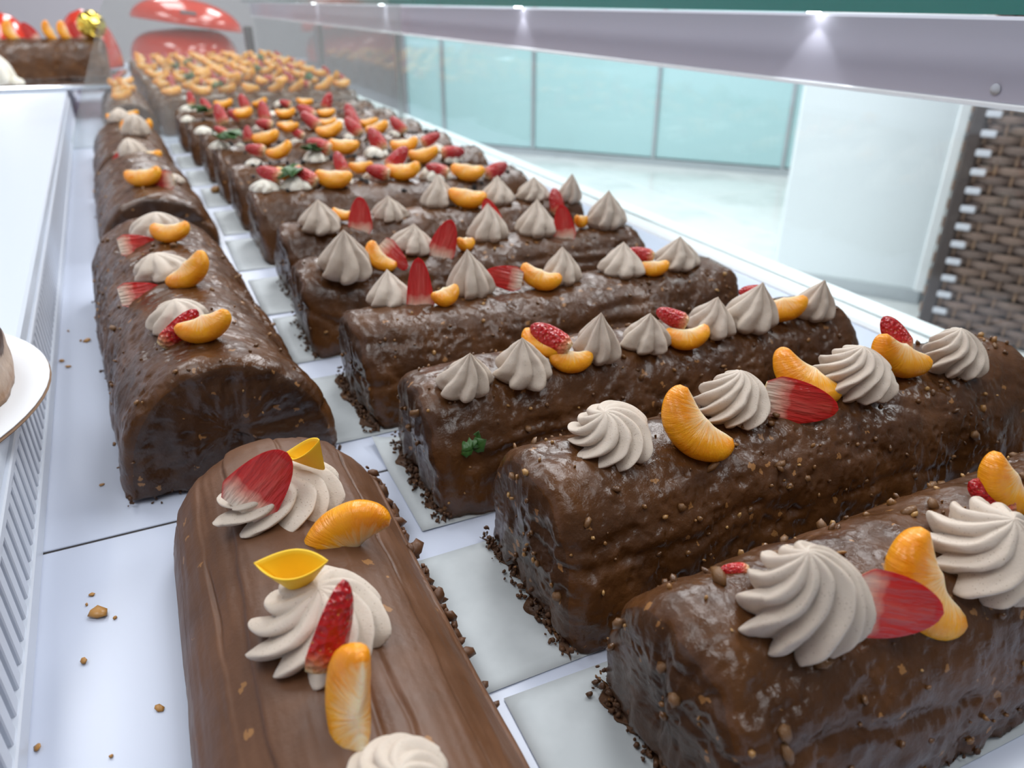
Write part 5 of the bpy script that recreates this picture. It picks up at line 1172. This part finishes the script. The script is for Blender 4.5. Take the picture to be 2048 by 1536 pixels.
LEAVES = [
    ((0.1278, 0.3269, 0.0408), (-0.2049, -0.7172, 0.6660), 0.0116, 'green parsley speck on the flank of the third crosswise roulade'),
    ((0.1424, 0.8850, 0.0870), (-0.0000, -0.0000, 1.0000), 0.0285, 'green herb leaf on the second dollop of the seventh crosswise roulade'),
    ((0.1039, 1.1930, 0.0870), (-0.0000, -0.0000, 1.0000), 0.0290, 'green herb sprig beside the first strawberry of the ninth crosswise roulade'),
    ((0.1877, 1.0390, 0.0870), (-0.0000, -0.0000, 1.0000), 0.0226, 'green herb leaf behind the second dollop of the eighth crosswise roulade'),
    ((0.0855, 1.5010, 0.0870), (-0.0000, -0.0000, 1.0000), 0.0319, 'green herb leaf on the near end of the eleventh crosswise roulade'),
    ((0.1575, 1.8700, 0.0920), (-0.2, -0.5, 0.84), 0.0200, 'green herb sprig on the first crosswise roulade beyond the divider'),
    ((0.3899, 2.0250, 0.0920), (-0.2, -0.5, 0.84), 0.0200, 'green herb sprig on the second crosswise roulade beyond the divider'),
    ((0.1194, 2.1800, 0.0920), (-0.2, -0.5, 0.84), 0.0200, 'green herb sprig on the third crosswise roulade beyond the divider'),
    ((0.3015, 2.3350, 0.0920), (-0.2, -0.5, 0.84), 0.0200, 'green herb sprig on the fourth crosswise roulade beyond the divider'),
    ((0.1003, 2.4900, 0.0920), (-0.2, -0.5, 0.84), 0.0200, 'green herb sprig on the fifth crosswise roulade beyond the divider'),
    ((0.1492, 2.6450, 0.0920), (-0.2, -0.5, 0.84), 0.0200, 'green herb sprig on the sixth crosswise roulade beyond the divider'),
    ((0.3867, 2.8000, 0.0920), (-0.2, -0.5, 0.84), 0.0200, 'green herb sprig on the seventh crosswise roulade beyond the divider'),
]
for k, (p, n, s, lab) in enumerate(LEAVES):
    o = obj('herb_leaf', LF, None, p); o.rotation_mode = 'QUATERNION'
    o.rotation_quaternion = Vector((0, 0, 1)).rotation_difference(Vector(n)) @ Quaternion((0, 0, 1), k*1.3)
    o.scale = (s*2, s*2, s*2); so = o.modifiers.new('thickness', 'SOLIDIFY'); so.thickness = 0.02
    tag(o, lab, 'herb', 'green herb pieces on the roulades')

# ------------------------------------------------------------------ crumbs lying on the deck
CRUMBS = [
    ((-0.0659, 0.3247, 0.0000), 0.0062, 'largest nut crumb on the white deck, angular and amber'),
    ((-0.0708, 0.2957, 0.0000), 0.0037, 'amber nut crumb on the deck below the largest crumb'),
    ((-0.0418, 0.2551, 0.0000), 0.0031, 'amber nut crumb on the deck close to the first lengthwise roulade'),
    ((-0.0854, 0.2556, 0.0000), 0.0027, 'pale nut crumb on the deck near the vent, lowest in the picture'),
    ((-0.0594, 0.2392, 0.0000), 0.0019, 'small pale crumb on the deck at the very bottom of the picture'),
    ((-0.0584, 0.3190, 0.0000), 0.0024, 'tiny crumb just beside the largest amber crumb'),
    ((-0.0689, 0.3409, 0.0000), 0.0022, 'tiny pale crumb above the largest amber crumb'),
    ((-0.0709, 0.3343, 0.0000), 0.0019, 'tiniest pale crumb touching distance above the largest crumb'),
    ((-0.0664, 0.4429, 0.0000), 0.0021, 'tiny brown crumb on the deck by the second lengthwise roulade'),
    ((-0.0992, 0.6488, 0.0000), 0.0040, 'brown crumb on the deck next to the round cake board'),
    ((-0.0942, 0.6353, 0.0000), 0.0032, 'small brown crumb paired with the crumb next to the board'),
    ((-0.0824, 0.6860, 0.0000), 0.0043, 'flat crumb beside the flank of the second lengthwise roulade'),
    ((-0.0871, 0.6882, 0.0000), 0.0026, 'speck of crumb next to the flat crumb by the roulade'),
    ((-0.0980, 0.7172, 0.0000), 0.0026, 'speck of crumb on the deck by the vent slots'),
    ((0.0761, 1.2274, 0.0000), 0.0152, 'golden crumb on paper beside the seventh crosswise roulade end'),
]
for k, (p, s, lab) in enumerate(CRUMBS):
    o = obj('nut_crumb', AC[k % 8], None, (p[0], p[1], s*0.30)); o.scale = (s, s*0.9, s*0.55); o.rotation_euler = (0, 0, k*1.7)
    tag(o, lab, 'crumb', 'nut crumbs on the white deck')

# ------------------------------------------------------------------ things on the ledge
def disc(mb, c, r, z0, z1, n=72, bev=0.001):
    v = []
    for rr, z in ((r-bev, z0), (r, z0+bev), (r, z1-bev), (r-bev, z1)):
        v += [(c[0]+rr*math.cos(2*math.pi*k/n), c[1]+rr*math.sin(2*math.pi*k/n), z) for k in range(n)]
    f = [tuple(range(n-1, -1, -1)), tuple(range(3*n, 4*n))]
    for q in range(3): f += [(q*n+k, q*n+(k+1) % n, (q+1)*n+(k+1) % n, (q+1)*n+k) for k in range(n)]
    mb.add(v, f)
BC = (-0.2075, 0.455)
cb = empty('cake_board', (BC[0], BC[1], LZ+0.0004))
tag(cb, 'round white cake board with brown edge on the side ledge', 'cake board')
d_ = MB(); disc(d_, (0, 0), 0.130, 0.0, 0.0022); obj('board_core', d_.me('board_core', MAT['kraft']), cb)
d_ = MB(); disc(d_, (0, 0), 0.1295, 0.0022, 0.0034, bev=0.0004); obj('board_top', d_.me('board_top', MAT['board']), cb)

def round_cake():
    n, rows = 90, 40; V = []
    for i in range(rows+1):
        u = i/rows
        for k in range(n):
            a = 2*math.pi*k/n
            r = 0.112*(1-max(0, (u-0.35)/0.65)**2.4)**0.5 if u < 1 else 0
            V.append((r*math.cos(a), r*math.sin(a), 0.075*u**0.9))
    V = np.array(V); r0 = np.stack([V[:, 0], V[:, 1], V[:, 2]*0], 1); l = np.linalg.norm(r0, axis=1, keepdims=True)+1e-6
    V += r0/l*(0.002*fbm(V*60, 3, 9)[:, None])
    F = [(i*n+k, i*n+(k+1) % n, (i+1)*n+(k+1) % n, (i+1)*n+k) for i in range(rows) for k in range(n)] + [tuple(range(n-1, -1, -1))]
    return mesh('sponge', V, F)
mt, t, b = nt('half_glazed_sponge'); v = objvec(t)
n_ = noise_node(t, v, 20, 4, 0.6)
sx = N(t, 'ShaderNodeSeparateXYZ'); t.links.new(v, sx.inputs[0])
hh = mathn(t, 'ADD', mathn(t, 'MULTIPLY', sx.outputs[2], 20.0), mathn(t, 'MULTIPLY', n_.outputs[0], 1.0))
cr_ = ramp(t, [(0.55, (0.30, 0.17, 0.09)), (0.70, (0.55, 0.42, 0.33)), (0.86, (0.50, 0.38, 0.30)), (0.92, (0.075, 0.032, 0.015))]); t.links.new(hh, cr_.inputs[0])
t.links.new(cr_.outputs[0], b.inputs['Base Color']); b.inputs['Roughness'].default_value = 0.4
bump(t, b, noise_node(t, v, 150, 4).outputs[0], 0.6, 0.002)
rc = empty('round_cake', (BC[0], BC[1]+0.0, LZ+0.0040))
tag(rc, 'round sponge cake half covered in chocolate on the white board', 'cake')
rm = round_cake(); rm.materials.append(mt); obj('sponge', rm, rc)

# chocolate log on a silver tray at the far end of the ledge
tr = empty('silver_tray', (-0.32, 2.45, LZ+0.0005), R(-4))
tag(tr, 'shiny silver tray at the far end of the side ledge', 'tray')
tb = MB(); tb.box(-0.30, 0.27, -0.24, 0.20, 0.0, 0.004, b=0.0015); obj('tray_base', tb.me('tray_base', MAT['silver']), tr)
tb = MB()
for a_ in ((-0.30, 0.27, -0.252, -0.238), (-0.30, 0.27, 0.198, 0.212), (0.262, 0.282, -0.252, 0.212), (-0.314, -0.294, -0.252, 0.212)): tb.box(*a_, 0.0, 0.012, b=0.003)
obj('tray_rim', tb.me('tray_rim', MAT['silver']), tr)
lg = empty('chocolate_log', (-0.315, 2.52, LZ+0.0055), R(-3))
tag(lg, 'chocolate log with fruit on top lying on the silver tray', 'roulade')
lm, _, _ = cake_mesh('log', 0.50, 0.14, 0.098, 90, 44, 77, 'far', MAT['glaze_far'], fillet=0.015); obj('log', lm, lg)
gdn = ['mandarin segment', 'strawberry slice']
TR_F = [('M', -0.105), ('S', -0.065), ('M', -0.02), ('S', 0.025), ('M', 0.07), ('S', 0.135), ('M', 0.105)]
oc = {'M': 0, 'S': 0}
for k, (kd, x) in enumerate(TR_F):
    a_ = R(-3); px, py = -0.315 + (x+0.055)*math.cos(a_), 2.515 + (x+0.055)*math.sin(a_)
    me = MA[k % 5] if kd == 'M' else SC[k % 3]
    o = obj('mandarin_segment' if kd == 'M' else 'strawberry_slice', me, None, (px, py, LZ+0.118))
    o.rotation_euler = (R(-12), R(70 if kd == 'M' else -35), R(-20)); o.scale = (0.058,)*3
    tag(o, '%s %s on the log lying on the silver tray' % (ORD[oc[kd]], 'orange mandarin segment' if kd == 'M' else 'red strawberry slice'), 'mandarin' if kd == 'M' else 'strawberry', 'fruit on the log by the silver tray'); oc[kd] += 1
cd = DW[0]
MX = (-0.3092, 2.2700)
for k, (x, y, s, hz, lab) in enumerate([(MX[0], MX[1], 0.085, 0.95, 'large white whipped cream mound at the tray front edge'), (MX[0]+0.045, MX[1]-0.012, 0.03, 0.6, 'tiny white cream blob beside the large cream mound')]):
    o = obj('cream_mound', cd, None, (x, y, LZ+0.0122 if k else LZ+0.012)); o.scale = (s, s, s*hz); tag(o, lab, 'cream')
# gold foil ornament
def faceted_ball(name, r, mat, rings=9, seg=14):
    V = [(0, 0, r)]; F = []
    for i in range(1, rings):
        for k in range(seg):
            a, e = 2*math.pi*(k+0.5*(i % 2))/seg, math.pi*i/rings; V.append((r*math.sin(e)*math.cos(a), r*math.sin(e)*math.sin(a), r*math.cos(e)))
    V.append((0, 0, -r)); last = len(V)-1
    for k in range(seg): F.append((0, 1+k, 1+(k+1) % seg)); F.append((last, last-seg+(k+1) % seg, last-seg+k))
    for i in range(rings-2):
        for k in range(seg):
            a = 1+i*seg+k; c = 1+i*seg+(k+1) % seg; F.append((a, a+seg, c+seg)); F.append((a, c+seg, c))
    return mesh(name, V, F, mat, False)
go = empty('gold_ornament', (-0.105, 2.50, LZ+0.098)); tag(go, 'glittering gold foil ball at the end of the tray log', 'decoration')
obj('foil_ball', faceted_ball('foil_ball', 0.036, MAT['gold']), go, (0.02, 0, 0.036))
st_ = MB(); st_.box(-0.002, 0.002, -0.002, 0.002, -0.006, 0.012); obj('pick', st_.me('pick', MAT['gold']), go)
# red glossy domes behind the log, red machine beyond the divider
def dome(name, rx, ry, h, mat, n=48, rows=16, p=2.0):
    V = []
    for i in range(rows+1):
        u = i/rows
        k_ = max(0, 1-u**p)**(1/p)
        for k in range(n): a = 2*math.pi*k/n; V.append((rx*k_*math.cos(a), ry*k_*math.sin(a), h*u))
    F = [(i*n+k, i*n+(k+1) % n, (i+1)*n+(k+1) % n, (i+1)*n+k) for i in range(rows) for k in range(n)] + [tuple(range(n-1, -1, -1))]
    return mesh(name, V, F, mat)
o = obj('red_dome', dome('red_dome', 0.0841, 0.1200, 0.1598, MAT['red'], p=2.0), None, (-0.3526, 3.0500, LZ+0.0003)); tag(o, 'glossy red dome behind the tray log, partly cut off by the picture edge', 'dome', 'red domes on the ledge')
o = obj('red_dome', dome('red_dome', 0.0916, 0.1200, 0.1688, MAT['red'], p=2.0), None, (-0.1220, 2.9500, LZ+0.0003)); tag(o, 'glossy red dome behind the gold foil ball', 'dome', 'red domes on the ledge')
rmx = empty('red_machine', (0.2045, 3.7500, 0.0003)); tag(rmx, 'big glossy red machine with dark slot behind the far roulades', 'machine')
obj('body', dome('body', 0.2147, 0.2, 0.1569, MAT['red'], p=3.2), rmx)
hood = obj('hood', dome('hood', 0.215, 0.16, 0.10, MAT['red'], p=2.0), rmx, (0.0254, -0.06, 0.1679), (0, R(9), 0))
obj('slot', boxme('slot', MAT['greyshade'], -0.03, 0.03, -0.006, 0.006, -0.008, 0.008, b=0.003), hood, (-0.005, -0.140, 0.045), (R(-30), 0, 0))
obj('lower_rim', dome('lower_rim', 0.2347, 0.215, 0.02, MAT['greyshade'], p=3.0), rmx)
o = obj('grey_post', boxme('grey_post', MAT['greyshade'], -0.016, 0.016, -0.02, 0.02, 0.0003, 0.17, b=0.004), None, (0.4303, 3.4, 0)); tag(o, 'dark grey upright block beside the red machine', 'block')
